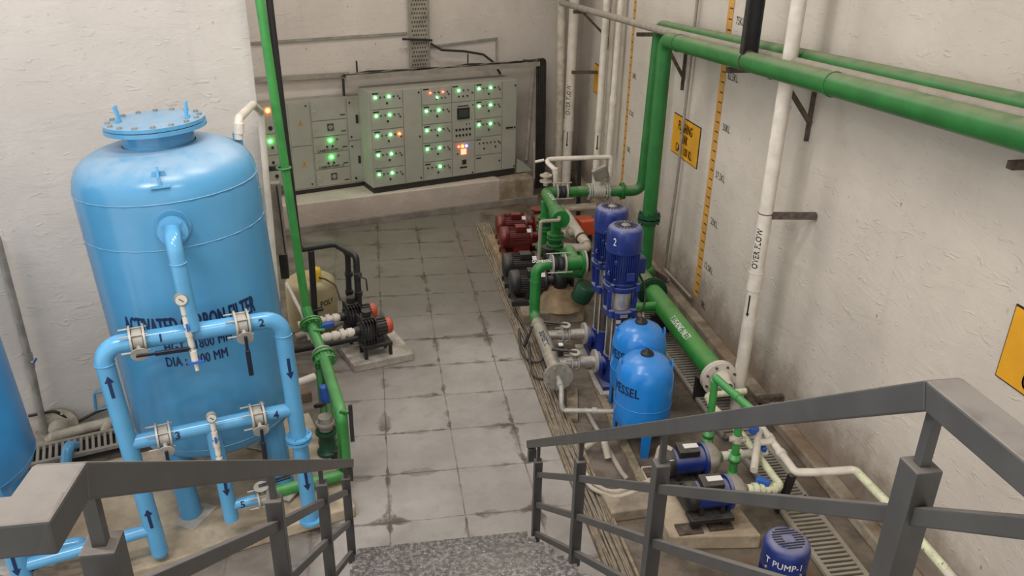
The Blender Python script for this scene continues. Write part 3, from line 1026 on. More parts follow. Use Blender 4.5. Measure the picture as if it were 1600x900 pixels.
# ================================================================== green drop pipe by the wall end
gp = thing('green_drop_pipe', 'light green drop pipe with two check valves by the black pumps', 'pipework', (-0.37, 5.3, 0.0))
T0 = V((-0.831, 6.720, 3.629))
T1 = V((-0.705, 6.720, 0.832))
pipe(gp, [T0, T1], 0.037, 'greenl', 0, 'drop_pipe', 18)
E1 = V(-0.361, 5.13, 0.707)
T2 = V((-0.667, 6.650, 0.696))
T3 = V((-0.559, 6.350, 0.525))
pipe(gp, [T1, T2, T3, E1, V(-0.361, 5.125, 0.165), V(-0.42, 5.10, 0.165), V(-0.89, 4.965, 0.17)], 0.046, 'greenl', 0.07, 'pipe', 18)
ax = (T3 - T2).normalized()
flange(gp, T2, ax, 0.10, 0.014, 'greenl', 8)
flange(gp, T3 + ax * 0.03, ax, 0.10, 0.02, 'greenl', 8, gap=0.05)
MB().torus(T3 - ax * 0.05, ax, 0.075, 0.010, 24, 8).build('pipe_clamp', 'galv', gp)
MB().tube([T2 + ax * 0.09 + V(0, -0.03, 0.03), T2 + ax * 0.09 + V(0.10, -0.06, 0.04)], 0.014, 0).build('stub', 'greenl', gp)
# second leg with gear valves, just behind
L0 = T3 + Vector((-0.03, 0.05, -0.05))
leg = pipe(gp, [L0, L0 + V(0.03, -0.25, -0.28), V((-0.485, 5.500, 0.006))], 0.055, 'green', 0.05, 'rear_leg', 16)
for q, rr in ((0.60, 0.085), (0.78, 0.095), (0.9, 0.085)):
    c = L0 + V(0.03, -0.25, -0.28) + (V((-0.485, 5.500, 0.006)) - L0 - V(0.03, -0.25, -0.28)) * (q - 0.3)
    MB().cyl(c - UP * 0.012, c + UP * 0.012, rr, n=22).build('flange', 'green', gp)
bv = V((-0.521, 5.720, 0.516))
MB().box(bv, (0.07, 0.07, 0.16), RA(20)).build('actuator', 'blueh', gp, bevel=0.015)
MB().bar(V((-0.593, 5.650, 0.457)), V((-0.523, 5.600, 0.495)), 0.04, 0.03).build('valve_arm', 'black', gp)
cv = V((-0.515, 5.500, 0.208))
MB().lathe([(0.05, 0.11), (0.085, 0.11), (0.085, 0.11), (0.085, 0.09), (0.085, 0.09), (0.06, 0.08), (0.07, 0.0), (0.06, -0.07), (0.085, -0.08), (0.085, -0.08), (0.085, -0.10), (0.085, -0.10), (0.0, -0.10)], cv, UP, 20).build('check_valve', 'greendk', gp)
MB().cyl(cv + UP * 0.12, cv + UP * 0.24, 0.055, n=18).cyl(cv + UP * 0.17, cv + UP * 0.19, 0.075, n=18).build('valve_body', 'greymetal', gp)
MB().bar(V((-0.453, 5.450, 0.145)), V((-0.464, 5.400, -0.036)), 0.03, 0.02, (0, 1, 0)).build('support_leg', 'black', gp)
hv = V((-0.300, 5.120, 0.708))
MB().bar(hv + V(-0.07, 0.0, 0.02), hv, 0.02, 0.02).build('lever_stem', 'green', gp)
MB().bar(V((-0.290, 5.100, 0.791)), V((-0.290, 5.060, 0.493)), 0.030, 0.018, (0, 1, 0)).build('lever', 'black', gp, bevel=0.004)
# U bolt fixing to the wall end
ub = thing('pipe_bracket', 'short black bracket clamping the green drop pipe to the wall end', 'bracket', (-0.876, 6.820, 2.096))
MB().bar((-0.955, 6.860, 2.082), (-0.821, 6.800, 2.106), 0.05, 0.04).build('arm', 'black', ub)
MB().torus((-0.775, 6.720, 2.127), (0.03, 0, 1), 0.056, 0.008, 24, 6).build('u_bolt', 'greenl', ub)

# black suction line and the pair of dosing pumps
bk = thing('black_pipework', 'black plastic pipework dropping to the two orange capped pumps', 'pipework', (-0.806, 8.145, 0.000))
pipe(bk, [(-0.855, 7.600, 3.530), (-0.831, 7.600, 2.107), (-0.810, 7.600, 1.049), (-0.476, 7.750, 1.036), (-0.261, 7.550, 0.973), (-0.262, 7.500, 0.446)], 0.033, 'blackpipe', 0.05)
pipe(bk, [(-0.389, 7.720, 1.002), (-0.348, 7.700, 0.931), (-0.364, 7.700, 0.401)], 0.030, 'blackpipe', 0.04, 'branch')
pipe(bk, [(-0.697, 7.620, 1.022), (-0.717, 7.620, 0.314)], 0.032, 'blackpipe', 0, 'support_leg')
for q in ((-0.350, 7.700, 0.719), (-0.356, 7.700, 0.518), (-0.254, 7.500, 0.786), (-0.259, 7.500, 0.589)):
    MB().cyl(V(q) - UP * 0.022, V(q) + UP * 0.022, 0.042, n=16).build('coupling', 'blackpipe', bk)
MB().bar((-0.318, 7.660, 0.806), (-0.269, 7.600, 0.856), 0.012, 0.012).build('valve_arm', 'galv', bk)
MB().tube([(-0.246, 7.460, 0.796), (-0.173, 7.440, 0.766), (-0.167, 7.440, 0.639)], 0.008, 0.02).build('drain_hose', 'cableblk', bk)

pd = tag(MB().prism([(-0.33, 6.92), (0.265, 7.10), (-0.03, 7.93), (-0.56, 7.55)], (0, 0, 0), (1, 0, 0), (0, 1, 0), 0.08).build('pump_pad', 'padwhite', bevel=0.008), 'pale concrete pad under the orange capped black pumps', 'concrete pad')
def dosing_pump(label, o, grp):
    """close coupled pump: ribbed casing, motor with orange fan cap along +X"""
    t = thing('dosing_pump', label, 'pump', o, grp)
    o = V(o)
    d = dirv(17)
    s = Vector((-d.y, d.x, 0))
    c = o + UP * 0.285
    b = MB()
    b.lathe([(0.0, -0.08), (0.085, -0.08), (0.115, -0.055), (0.12, 0.0), (0.115, 0.05), (0.08, 0.075), (0.0, 0.075)], c - UP * 0.02, d, 22)
    b.box(c + UP * 0.09, (0.12, 0.11, 0.10), RA(17))
    for i in range(5):
        b.box(c - d * 0.06 + d * 0.03 * i + UP * 0.01, (0.008, 0.235, 0.24), RA(17))
    b.bolts(c - d * 0.075, d, 0.08, 6, 0.010, 0.02)
    b.cyl(c - d * 0.13, c - d * 0.07, 0.045, n=16)
    b.cyl(c + UP * 0.13, c + UP * 0.20, 0.045, n=16)
    b.build('pump_casing', 'black', t)
    m = MB()
    m.cyl(c + d * 0.06, c + d * 0.20, 0.075, n=24)
    for i in range(16):
        a = 2 * math.pi * i / 16
        m.bar(c + d * 0.09 + (s * math.cos(a) + UP * math.sin(a)) * 0.08, c + d * 0.19 + (s * math.cos(a) + UP * math.sin(a)) * 0.08, 0.006, 0.012, s * math.cos(a) + UP * math.sin(a))
    m.build('motor', 'black', t)
    MB().lathe([(0.080, 0.185), (0.083, 0.20), (0.080, 0.235), (0.062, 0.25), (0.0, 0.255)], c, d, 26).build('fan_cap', 'orange', t)
    f = MB()
    f.box(o + d * 0.07 + UP * 0.125, (0.30, 0.20, 0.03), RA(17))
    f.box(o + d * 0.05 + UP * 0.165, (0.20, 0.12, 0.06), RA(17))
    for i in (-1, 1):
        for j in (0, 1):
            f.box(o + d * (-0.05 + 0.25 * j) + s * 0.08 * i + UP * 0.06, (0.03, 0.03, 0.12), RA(17))
    f.build('stand', 'black', t)
    u = MB()
    p1 = c - d * 0.13
    u.tube([p1, p1 - d * 0.42], 0.034, 0, 14)
    for a, bq, r in ((0.02, 0.07, 0.045), (0.10, 0.14, 0.052), (0.17, 0.22, 0.045), (0.24, 0.30, 0.042)):
        u.cyl(p1 - d * a, p1 - d * bq, r, n=16)
    u.build('suction_union', 'pvc', t)
    return t
dosing_pump('near black pump with orange fan cap on the pale pad', (-0.185, 7.13, 0.08), 'orange capped pumps')
dosing_pump('farther black pump with orange fan cap on the pale pad', (-0.335, 7.47, 0.08), 'orange capped pumps')
sp = thing('suction_pipe', 'dirty pipe along the floor left of the black pumps with blue valve', 'pipe', (-0.683, 7.464, 0.000))
pipe(sp, [(-0.923, 7.550, 0.105), (-0.365, 7.750, 0.191)], 0.04, 'greymetal', 0)
pipe(sp, [(-1.044, 7.300, 0.072), (-0.090, 7.300, 0.215)], 0.035, 'blackpipe', 0, 'lower_pipe')
MB().box((-0.592, 7.300, 0.350), (0.16, 0.06, 0.05), RA(17)).build('valve_handle', 'blueh', sp, bevel=0.01)
MB().box((-0.685, 7.600, 0.381), (0.12, 0.05, 0.03), RA(17)).build('far_valve_handle', 'handle', sp, bevel=0.01)

# chemical barrel
pt = thing('chemical_tank', 'cream plastic chemical tank with yellow cap behind the green pipe', 'chemical tank', (-0.77, 8.0, 0))
MB().lathe([(0.0, 0.0), (0.25, 0.0), (0.262, 0.03), (0.262, 0.50), (0.25, 0.545), (0.21, 0.575), (0.10, 0.59), (0.0, 0.59)], (-0.77, 8.0, 0), n=40).build('body', 'poly', pt)
cp = V(-0.705, 7.92, 0.585)
MB().lathe([(0.062, 0.0), (0.065, 0.08), (0.058, 0.12), (0.0, 0.125)], cp, n=22).build('cap', 'capyellow', pt)
MB().tube([(-0.714, 7.900, 0.624), (-0.602, 7.850, 0.611), (-0.499, 7.800, 0.561), (-0.455, 7.720, 0.412)], 0.010, 0.06).build('hose', 'rust', pt)
pipe_text('POLY', 0.085, V(-0.77, 8.0, 0.36), UP, dirv(-48), 0.262, 'blackink', pt, False, 0.02, 0.8)
pw = thing('drain_hose', 'thin white pipe leaning from the wall end to the green flange', 'pipe', (-0.702, 6.700, 0.712))
pipe(pw, [(-0.877, 6.900, 1.002), (-0.744, 6.720, 0.770), (-0.696, 6.700, 0.515)], 0.016, 'pvc', 0.04)
# stub wall pipe across
ws = thing('white_pipe_stub', 'short white pipe stub beside the green drop pipe below the pump pad', 'pipe', (-0.799, 6.178, 0.100))
pipe(ws, [(-0.811, 6.000, 0.456), (-0.622, 6.100, 0.469)], 0.032, 'pvc', 0)
MB().box((-0.792, 6.491, 0.050), (0.16, 0.12, 0.10), RA(17)).build('pedestal', 'plinth', ws, bevel=0.01)

# grey duct box in the recess behind the wall end
db = thing('cable_duct_box', 'tall grey steel duct box in the recess behind the wall end', 'duct box', (-1.008, 7.350, 1.091))
p0, p1 = V((-0.969, 7.350, 1.816)), V((-0.964, 7.350, 1.115))
MB().box((p0 + p1) / 2, (0.14, 0.10, (p0 - p1).length), 0).build('box', 'greymetal', db, bevel=0.006)
MB().bar((-0.914, 7.250, 1.815), (-0.899, 7.250, 1.152), 0.012, 0.02, (0, 1, 0)).build('strap', 'black', db)
for f in (0.2, 0.8):
    MB().bar(p0 + (p1 - p0) * f, p0 + (p1 - p0) * f + V(-0.12, 0.0, 0), 0.04, 0.03).build('wall_arm', 'greymetal', db)
db2 = tag(MB().box((-0.954, 7.500, 0.926), (0.08, 0.07, 0.26), 0).build('black_junction_box', 'blackpipe', bevel=0.01), 'black box below the grey duct box beside the cream tank', 'junction box')

# ================================================================== switchboards on the plinth
class Board:
    """local frame: u along the face, v up, w out of the face towards the room"""
    def __init__(self, o, deg):
        self.o = V(o)
        self.u = dirv(deg)
        self.w = Vector((self.u.y, -self.u.x, 0))
        self.deg = deg
    def p(self, u, v, w=0.0):
        return self.o + self.u * u + UP * v + self.w * w
    def box(self, mb, u0, u1, v0, v1, w0, w1):
        return mb.box(self.p((u0 + u1) / 2, (v0 + v1) / 2, (w0 + w1) / 2), (abs(u1 - u0), abs(w1 - w0), abs(v1 - v0)), RA(self.deg))
    def door(self, root, u0, u1, v0, v1, name='door', g=0.006, mat='panel'):
        mb = MB()
        self.box(mb, u0 + g, u1 - g, v0 + g, v1 - g, 0.0, 0.016)
        d = mb.build(name, mat, root, bevel=0.003)
        return d
    def lamp(self, root, u, v, mat, r=0.013, name='indicator_lamp'):
        mb = MB().cyl(self.p(u, v, 0.014), self.p(u, v, 0.034), r, r * 0.7, n=12)
        return mb.build(name, mat, root)
    def knob(self, root, u, v, s=0.014, name='knob', mat='black'):
        mb = MB().cyl(self.p(u, v, 0.014), self.p(u, v, 0.024), s, n=12)
        self.box(mb, u - s * 0.3, u + s * 0.3, v - s, v + s, 0.02, 0.034)
        return mb.build(name, mat, root)
    def plate(self, root, u0, u1, v0, v1, mat, name='label_plate', w=0.018):
        mb = MB()
        self.box(mb, u0, u1, v0, v1, 0.014, w)
        return mb.build(name, mat, root)

mp = Board((-0.077, 11.312, 0.42), 20.5)
main = thing('switchboard', 'large grey motor control panel with many green lamps', 'control panel', tuple(mp.p(1.18, 0, -0.2)))
mb = MB()
mp.box(mb, 0.0, 2.372, 0.085, 1.465, -0.42, 0.0)
mb.build('cabinet', 'panel', main, bevel=0.006)
mb = MB()
mp.box(mb, 0.01, 2.36, 0.0, 0.085, -0.40, -0.012)
mb.build('plinth_base', 'paneldk', main)
rows = [0.092, 0.366, 0.648, 0.925, 1.207, 1.462]
def feeder(u0, u1, r, lamps, sw=True, extra=()):
    v0, v1 = rows[r], rows[r + 1]
    d = mp.door(main, u0, u1, v0, v1)
    W = u1 - u0
    vy = v1 - 0.085
    for k, m in enumerate(lamps):
        if m:
            u = u0 + W * (0.15 + 0.14 * k)
            mp.lamp(d, u, vy, m, 0.014 if m != 'lens' else 0.012)
    mp.plate(d, u0 + W * 0.06, u0 + W * 0.24, v1 - 0.042, v1 - 0.022, 'blackink')
    if sw:
        mp.knob(d, u0 + W * 0.5, vy - 0.085, 0.015, 'selector_switch')
    mp.knob(d, u0 + W * 0.90, vy - 0.035, 0.012, 'door_lock')
    return d
G, L_, R_, O_ = 'led_g', 'lens', 'led_r', 'led_o'
for r in range(5):
    feeder(0.022, 0.500, r, [G, 'black', L_, G, 'black', O_ if r == 2 else L_])
for r in range(4):
    feeder(0.787, 1.264, r, [G, 'black', L_, G, 'black', L_] if r else ['black', 'black', L_, G, 'black', L_])
d = feeder(0.787, 1.264, 4, [None, R_, L_, 'black', R_, L_])
mp.lamp(d, 1.03, 1.30, G)
mp.lamp(d, 1.10, 1.295, 'black')
mp.lamp(d, 1.16, 1.295, L_)
for r in (2, 3, 4):
    feeder(1.644, 2.112, r, [G, 'black', L_, G, 'black', L_])
d = mp.door(main, 1.644, 2.112, rows[1], rows[2])
for k in range(6):
    mp.lamp(d, 1.72 + 0.066 * k, 0.555, 'black' if k != 2 else L_, 0.013)
mp.knob(d, 1.80, 0.47)
mp.knob(d, 2.00, 0.48)
mp.knob(d, 2.08, 0.53, 0.012, 'door_lock')
mp.plate(d, 1.665, 1.75, 0.605, 0.622, 'blackink')
d = mp.door(main, 1.644, 2.112, rows[0], rows[1])
mp.plate(d, 1.665, 1.75, 0.318, 0.336, 'blackink')
mp.knob(d, 2.07, 0.25, 0.013, 'door_lock')
# cable alley doors
d = mp.door(main, 0.500, 0.787, rows[0], rows[5])
for v in (1.40, 0.77, 0.15):
    mp.knob(d, 0.745, v, 0.013, 'door_lock')
d = mp.door(main, 2.112, 2.366, rows[0], rows[5])
mp.plate(d, 2.18, 2.30, 0.735, 0.758, 'blackink', 'door_handle', 0.03)
for v in (1.38, 0.745, 0.13):
    mp.knob(d, 2.335, v, 0.013, 'door_lock')
# controller column
d = mp.door(main, 1.264, 1.644, 1.207, rows[5])
for k, m in enumerate((G, 'black', L_)):
    mp.lamp(d, 1.38 + 0.075 * k, 1.375, m)
for k in range(3):
    mp.knob(d, 1.38 + 0.07 * k, 1.29, 0.013)
mp.plate(d, 1.285, 1.37, 1.425, 1.442, 'blackink')
mp.knob(d, 1.60, 1.33, 0.012, 'door_lock')
d = mp.door(main, 1.264, 1.644, rows[2] - 0.03, 1.207)
mp.plate(d, 1.35, 1.55, 0.955, 1.12, 'black', 'display_bezel', 0.03)
mp.plate(d, 1.375, 1.525, 0.985, 1.09, 'screen', 'display', 0.032)
mp.plate(d, 1.36, 1.54, 1.135, 1.155, 'gap')
for j in range(2):
    for k in range(5):
        mp.knob(d, 1.335 + 0.056 * k, 0.80 - 0.085 * j, 0.017, 'push_button')
for k in range(2):
    mp.lamp(d, 1.50 + 0.05 * k, 0.875, 'black', 0.009)
mp.knob(d, 1.61, 1.15, 0.010, 'door_lock')
d = mp.door(main, 1.264, 1.644, rows[0], rows[2] - 0.03)
for k, m in enumerate((R_, O_, 'led_b')):
    mp.lamp(d, 1.37 + 0.065 * k, 0.545, m, 0.017)
mp.plate(d, 1.41, 1.495, 0.42, 0.50, 'led_r', 'meter_display', 0.022)
mp.lamp(d, 1.35, 0.44, 'black', 0.014)
mp.plate(d, 1.425, 1.495, 0.265, 0.335, 'gap', 'isolator_plate', 0.022)
mp.knob(d, 1.46, 0.30, 0.022, 'isolator_handle')
mp.plate(d, 1.39, 1.51, 0.205, 0.23, 'blackink')
mp.knob(d, 1.60, 0.12, 0.012, 'door_lock')

# middle switchboard
bp = Board((-1.164, 11.253, 0.420), 20.5)
bp.o = V(-1.20, 11.36, 0.42)
mid = thing('switchboard', 'grey carbon pump panel with two bright green lamps and warning triangles', 'control panel', tuple(bp.p(0.5, 0, -0.1)))
mb = MB()
bp.box(mb, 0.0, 1.14, 0.06, 1.33, -0.24, 0.0)
mb.build('cabinet', 'panel', mid, bevel=0.006)
mb = MB()
bp.box(mb, 0.01, 1.13, 0.0, 0.06, -0.22, -0.01)
mb.build('plinth_base', 'paneldk', mid)
def triangle(root, u, v, s=0.042):
    q = bp.p(u, v, 0.018)
    m = MB().prism([(-s, -s * 0.8), (s, -s * 0.8), (0, s)], q, bp.u, UP, 0.002)
    o = m.build('warning_triangle', 'tape', root)
    m = MB().prism([(-s * .18, -s * 0.55), (s * .2, s * .05), (0.0, s * .05), (s * .15, s * 0.6), (-s * .2, -s * .1), (0, -s * .1)], q + bp.w * 0.003, bp.u, UP, 0.001)
    m.build('flash_symbol', 'blackink', o)
d = bp.door(mid, 0.02, 0.32, 0.70, 1.31)
triangle(d, 0.175, 1.03)
bp.knob(d, 0.27, 1.26, 0.012, 'door_lock')
d = bp.door(mid, 0.02, 0.32, 0.08, 0.70)
triangle(d, 0.18, 0.44)
bp.knob(d, 0.27, 0.14, 0.012, 'door_lock')
vs = [0.08, 0.33, 0.57, 0.80, 1.03, 1.31]
for k in range(5):
    d = bp.door(mid, 0.335, 0.845, vs[k], vs[k + 1])
    bp.knob(d, 0.39, (vs[k] + vs[k + 1]) / 2, 0.018, 'door_lock', 'galv')
    bp.plate(d, 0.755, 0.825, vs[k] + 0.05, vs[k] + 0.066, 'blackink')
    if k in (0, 3):
        bp.plate(d, 0.555, 0.645, vs[k] + 0.08, vs[k] + 0.18, 'gap', 'isolator_plate', 0.022)
        bp.knob(d, 0.60, vs[k] + 0.13, 0.035, 'isolator_handle', 'greymetal')
    if k in (1, 2):
        bp.lamp(d, 0.585, vs[k] + 0.17, 'led_gb', 0.022)
        bp.lamp(d, 0.68, vs[k] + 0.18, L_, 0.016)
        for j in range(2):
            bp.knob(d, 0.53 + 0.08 * j, vs[k] + 0.085, 0.016, 'push_button')
        flat_text('CARBON PUMP - %d' % (3 - k), 0.05, bp.p(0.57, vs[k] + 0.03, 0.017), bp.u, UP, 'blackink', d, 0.02, 0.85, 0.002)
d = bp.door(mid, 0.855, 1.125, 0.70, 1.31)
bp.plate(d, 0.98, 1.015, 0.95, 1.07, 'black', 'door_handle', 0.03)
for v in (1.25, 0.76):
    bp.knob(d, 0.90, v, 0.013, 'door_lock')
d = bp.door(mid, 0.855, 1.125, 0.08, 0.70)
bp.plate(d, 0.98, 1.015, 0.36, 0.47, 'black', 'door_handle', 0.03)
bp.knob(d, 0.90, 0.62, 0.013, 'door_lock')
bp.knob(d, 0.93, 0.14, 0.018, 'door_lock')

# narrow starter panel half hidden by the wall end
lf = thing('switchboard', 'narrow grey starter panel behind the green drop pipe with red and green lamps', 'control panel', tuple(bp.p(-0.27, 0, -0.1)))
mb = MB()
bp.box(mb, -0.50, -0.055, 0.16, 1.33, -0.24, 0.0)
mb.build('cabinet', 'panel', lf, bevel=0.006)
vs = [0.18, 0.42, 0.62, 0.92, 1.31]
for k in range(4):
    d = bp.door(lf, -0.485, -0.07, vs[k], vs[k + 1])
    if k == 3:
        bp.lamp(d, -0.345, 1.245, 'led_r', 0.020)
        bp.lamp(d, -0.250, 1.240, 'led_o', 0.028)
        bp.plate(d, -0.42, -0.33, 1.10, 1.15, 'black', 'meter', 0.024)
        bp.plate(d, -0.41, -0.34, 1.112, 1.138, 'led_r', 'meter_display', 0.026)
        bp.knob(d, -0.24, 1.00, 0.030, 'isolator_handle')
    if k == 2:
        bp.lamp(d, -0.26, 0.82, 'led_gb', 0.022)
        for j in range(2):
            bp.knob(d, -0.33 + 0.09 * j, 0.73, 0.018, 'push_button')
        bp.lamp(d, -0.35, 0.82, 'black', 0.018)
    if k == 1:
        bp.knob(d, -0.25, 0.52, 0.020, 'push_button')
    if k == 0:
        bp.knob(d, -0.22, 0.32, 0.026, 'isolator_handle')
MB().tube([bp.p(-0.2, 0.16, -0.1), bp.p(-0.2, 0.0, -0.1)], 0.03, 0).build('cable_gland', 'black', lf)

# trays, cables and fixing strips on the back wall
WB = Board(tuple(pB - Vector((0, 0, 0))), 20.5)       # wall face frame, u=0 at pB
ctv = thing('cable_tray', 'perforated vertical cable tray running up the back wall above the main panel', 'cable tray', (0.686, 12.269, 2.064))
t0, t1 = V((0.696, 12.272, 2.064)), V((0.712, 12.279, 3.511))
uu = WB.u
mb = MB()
for s in (-1, 1):
    mb.bar(t0 + uu * 0.15 * s, t1 + uu * 0.15 * s, 0.012, 0.05, WB.w)
mb.build('side_rail', 'cablet', ctv)
zz0, zz1 = t0.z, t1.z
mb = MB()
mb.bar(t0, t1, 0.29, 0.004, WB.w)
nf = len(mb.f)
hb = mb
nrow = int((zz1 - zz0) / 0.06)
for i in range(nrow):
    c = t0 + (t1 - t0) * ((i + 0.5) / nrow)
    for j in range(6):
        x = (-0.10 + 0.04 * j) + (0.02 if i % 2 else 0.0) - 0.01
        hb.box(c + uu * x + WB.w * 0.003, (0.018, 0.004, 0.026), RA(20.5))
two_tone(hb.build('tray_plate', 'cablet', ctv), nf, 'gap')
mb = MB()
mb.bar(V((0.451, 12.141, 2.475)), V((0.888, 12.304, 2.435)), 0.03, 0.03)
mb.build('cross_support', 'black', ctv)
tag(MB().tube([(0.867, 12.296, 2.390), (1.030, 12.337, 2.292), (1.379, 12.468, 2.254), (1.688, 12.583, 2.188), (1.861, 12.608, 2.059), (1.962, 12.596, 1.885)], 0.018, 0.06).build('black_cable', 'cableblk'), 'thick black cable sagging from the tray to the main panel roof', 'cable')
tag(MB().bar((-1.580, 11.479, 2.507), (0.524, 12.265, 2.540), 0.02, 0.035).build('earth_strip', 'greymetal'), 'long grey strip across the back wall left of the perforated tray', 'metal strip')
es = thing('earth_strip', 'bent grey strip on the back wall right of the perforated tray', 'metal strip', (1.918, 12.787, 2.011))
MB().bar((0.863, 12.392, 2.332), (1.936, 12.793, 2.398), 0.02, 0.03).bar((1.925, 12.789, 2.398), (1.929, 12.791, 1.971), 0.03, 0.02, (0, 1, 0)).build('strip', 'greymetal', es)
cth = thing('cable_tray', 'horizontal cable tray over the main panel heaped with black cables', 'cable tray', (0.724, 12.183, 1.929))
h0, h1 = V((-0.400, 11.545, 2.049)), V((2.535, 12.642, 2.048))
mb = MB()
for s in (0.0, 0.20):
    mb.bar(h0 + WB.w * (0.10 - s), h1 + WB.w * (0.10 - s), 0.008, 0.05)
mb.bar(h0 - UP * 0.022, h1 - UP * 0.022, 0.20, 0.006)
mb.bar(h0 + WB.w * 0.108 + UP * 0.0, h1 + WB.w * 0.108 + UP * 0.0, 0.006, 0.07)
mb.build('tray', 'cablet', cth)
for q in range(5):
    pts = []
    for i in range(9):
        f = i / 8
        pts.append(h0 + (h1 - h0) * f + UP * (0.0 + 0.014 * ((i * 7 + q * 5) % 4)) + WB.w * (-0.08 + 0.036 * q + 0.012 * ((i + q) % 2)))
    MB().tube(pts, 0.011, 0.05, 8, 3).build('cable', 'cable' if q % 2 else 'cableblk', cth)
mb = MB()
mb.bar(V((-0.216, 11.729, 2.236)), V((-0.216, 11.729, 2.078)), 0.025, 0.02, (0, 1, 0))
mb.bar(V((1.423, 12.342, 2.234)), V((1.422, 12.341, 2.075)), 0.02, 0.02, (0, 1, 0))
mb.build('hanger', 'black', cth)
tag(MB().bar((-1.624, 11.413, 2.042), (-0.338, 11.893, 2.025), 0.05, 0.06).build('cable_trunking', 'cablet'), 'straight grey trunking on the back wall above the carbon pump panel', 'cable trunking')
wt = tag(MB().bar((-0.416, 11.749, 2.006), (-0.422, 11.747, 1.657), 0.035, 0.03, (0, 1, 0)).build('cable_drop', 'cableblk'), 'short black cable drop onto the carbon pump panel roof', 'cable')
# black cables going down in a bundle at the right of the plinth
vb0, vb1 = V((2.623, 12.675, 2.052)), V((2.676, 12.695, -0.082))
cbn = thing('cable_bundle', 'vertical bundle of black cables at the right end of the switchboard plinth', 'cables', (vb1.x, vb1.y, 0.0))
for q in range(5):
    o = uu * (-0.075 + 0.036 * q)
    MB().tube([h1 - uu * 0.2 + UP * (0.04) + o * 0.2 + WB.w * (0.02 * (q - 2)), vb0 + o + UP * (0.0 + 0.012 * q), vb1 + o, V((vb1 + o).x, (vb1 + o).y, 0.02)], 0.020, 0.06, 10, 4).build('cable', 'cableblk', cbn)
f0 = thing('upright_post', 'slim pale upright with spots beside the black cable bundle', 'upright', (2.556, 12.630, 0.219))
MB().bar((2.526, 12.619, 0.794), (2.545, 12.626, 0.188), 0.03, 0.03, (0, 1, 0)).build('upright', 'pvcd', f0)
MB().bar((2.552, 12.986, 1.975), (2.470, 12.956, 0.405), 0.05, 0.03, (0, 1, 0)).build('rear_upright', 'pvcd', f0)
sf = tag(MB().prism([(0, 0), (0.30, 0), (0.06, 0.20), (0, 0.22)], mp.p(2.40, 0.002, -0.05), mp.u, UP, 0.05).build('sheet_offcut', 'panel'), 'small pale sheet offcut leaning at the right foot of the main panel', 'sheet metal')

# ================================================================== right wall: headers, drops, brackets
XH = 2.97
def bracket(label, y, z, reach, drop, mat='rust'):
    """angle bracket on the right wall: arm, wall leg and diagonal"""
    t = thing('pipe_bracket', label, 'bracket', (3.43, y, z - drop), 'steel brackets on the right wall')
    MB().bar((3.45, y, z), (3.45 - reach, y, z), 0.05, 0.045).build('arm', mat, t)
    if drop > 0:
        MB().bar((3.44, y, z + 0.05), (3.44, y, z - drop), 0.05, 0.02, (0, 1, 0)).build('wall_leg', mat, t)
        MB().bar((3.45 - reach * 0.72, y, z - 0.02), (3.44, y, z - drop * 0.72), 0.045, 0.03).build('brace', mat, t)
    return t
fh = thing('green_header_pipe', 'thick dusty green pipe along the right wall dropping to the floor', 'pipework', (XH, 8.15, 0.3))
H0, H1, H2 = V(XH, 8.13, 0.30), V(XH, 8.13, 2.965), V(XH, 1.4, 3.225)
pipe(fh, [H0, H1, H2], 0.078, 'greend', 0.13, 'pipe', 24)
MB().cyl(V(XH, 8.13, 1.00), V(XH, 8.13, 1.03), 0.125, n=28).cyl(V(XH, 8.13, 1.05), V(XH, 8.13, 1.08), 0.125, n=28).bolts((XH, 8.13, 1.04), UP, 0.105, 8, 0.009, 0.15).build('flange', 'greendk', fh)
for y in (7.75, 4.9):
    MB().torus((XH, y, 2.965 + (8.13 - y) * 0.0386), (0, 1, -0.0386), 0.080, 0.006, 30, 6).build('weld_seam', 'greend', fh)
rh = thing('green_header_pipe', 'thinner dusty green pipe behind the thick one turning down to the water meter', 'pipework', (3.22, 9.1, 1.0))
Q0, Q1, Q2 = V(3.24, 1.4, 3.30), V(3.235, 9.10, 2.99), V(3.215, 9.15, 1.03)
R0 = V(2.03, 9.25, 1.02)
pipe(rh, [Q0, Q1, Q2, V(2.42, 9.24, 1.02)], 0.066, 'greend', 0.13, 'pipe', 22)
MB().torus((3.24, 8.85, 3.0), (0, 1, -0.04), 0.064, 0.005, 28, 6).build('weld_seam', 'greend', rh)
flange(rh, (2.98, 9.20, 1.02), (1, 0, 0), 0.105, 0.014, 'green', 8)
for x in (2.785, 2.565):
    flange(rh, (x, 9.22, 1.02), (1, 0, 0), 0.105, 0.014, 'galv', 8)
mt = MB().cyl(V(2.60, 9.22, 1.02), V(2.75, 9.22, 1.02), 0.085, n=24).cyl(V(2.675, 9.22, 1.08), V(2.675, 9.22, 1.15), 0.04, n=14).build('flow_meter', 'galv', rh)
hd = Matrix.Rotation(RA(-25), 3, 'Y') @ Matrix.Rotation(RA(20), 3, 'X')
MB().box(V(2.69, 9.21, 1.25), (0.19, 0.05, 0.19), rot=hd).build('meter_head', 'greymetal', mt, bevel=0.012)
MB().box(V(2.69, 9.21, 1.25) + hd @ Vector((0, -0.027, 0.0)), (0.14, 0.006, 0.13), rot=hd).build('meter_face', 'cablet', mt)
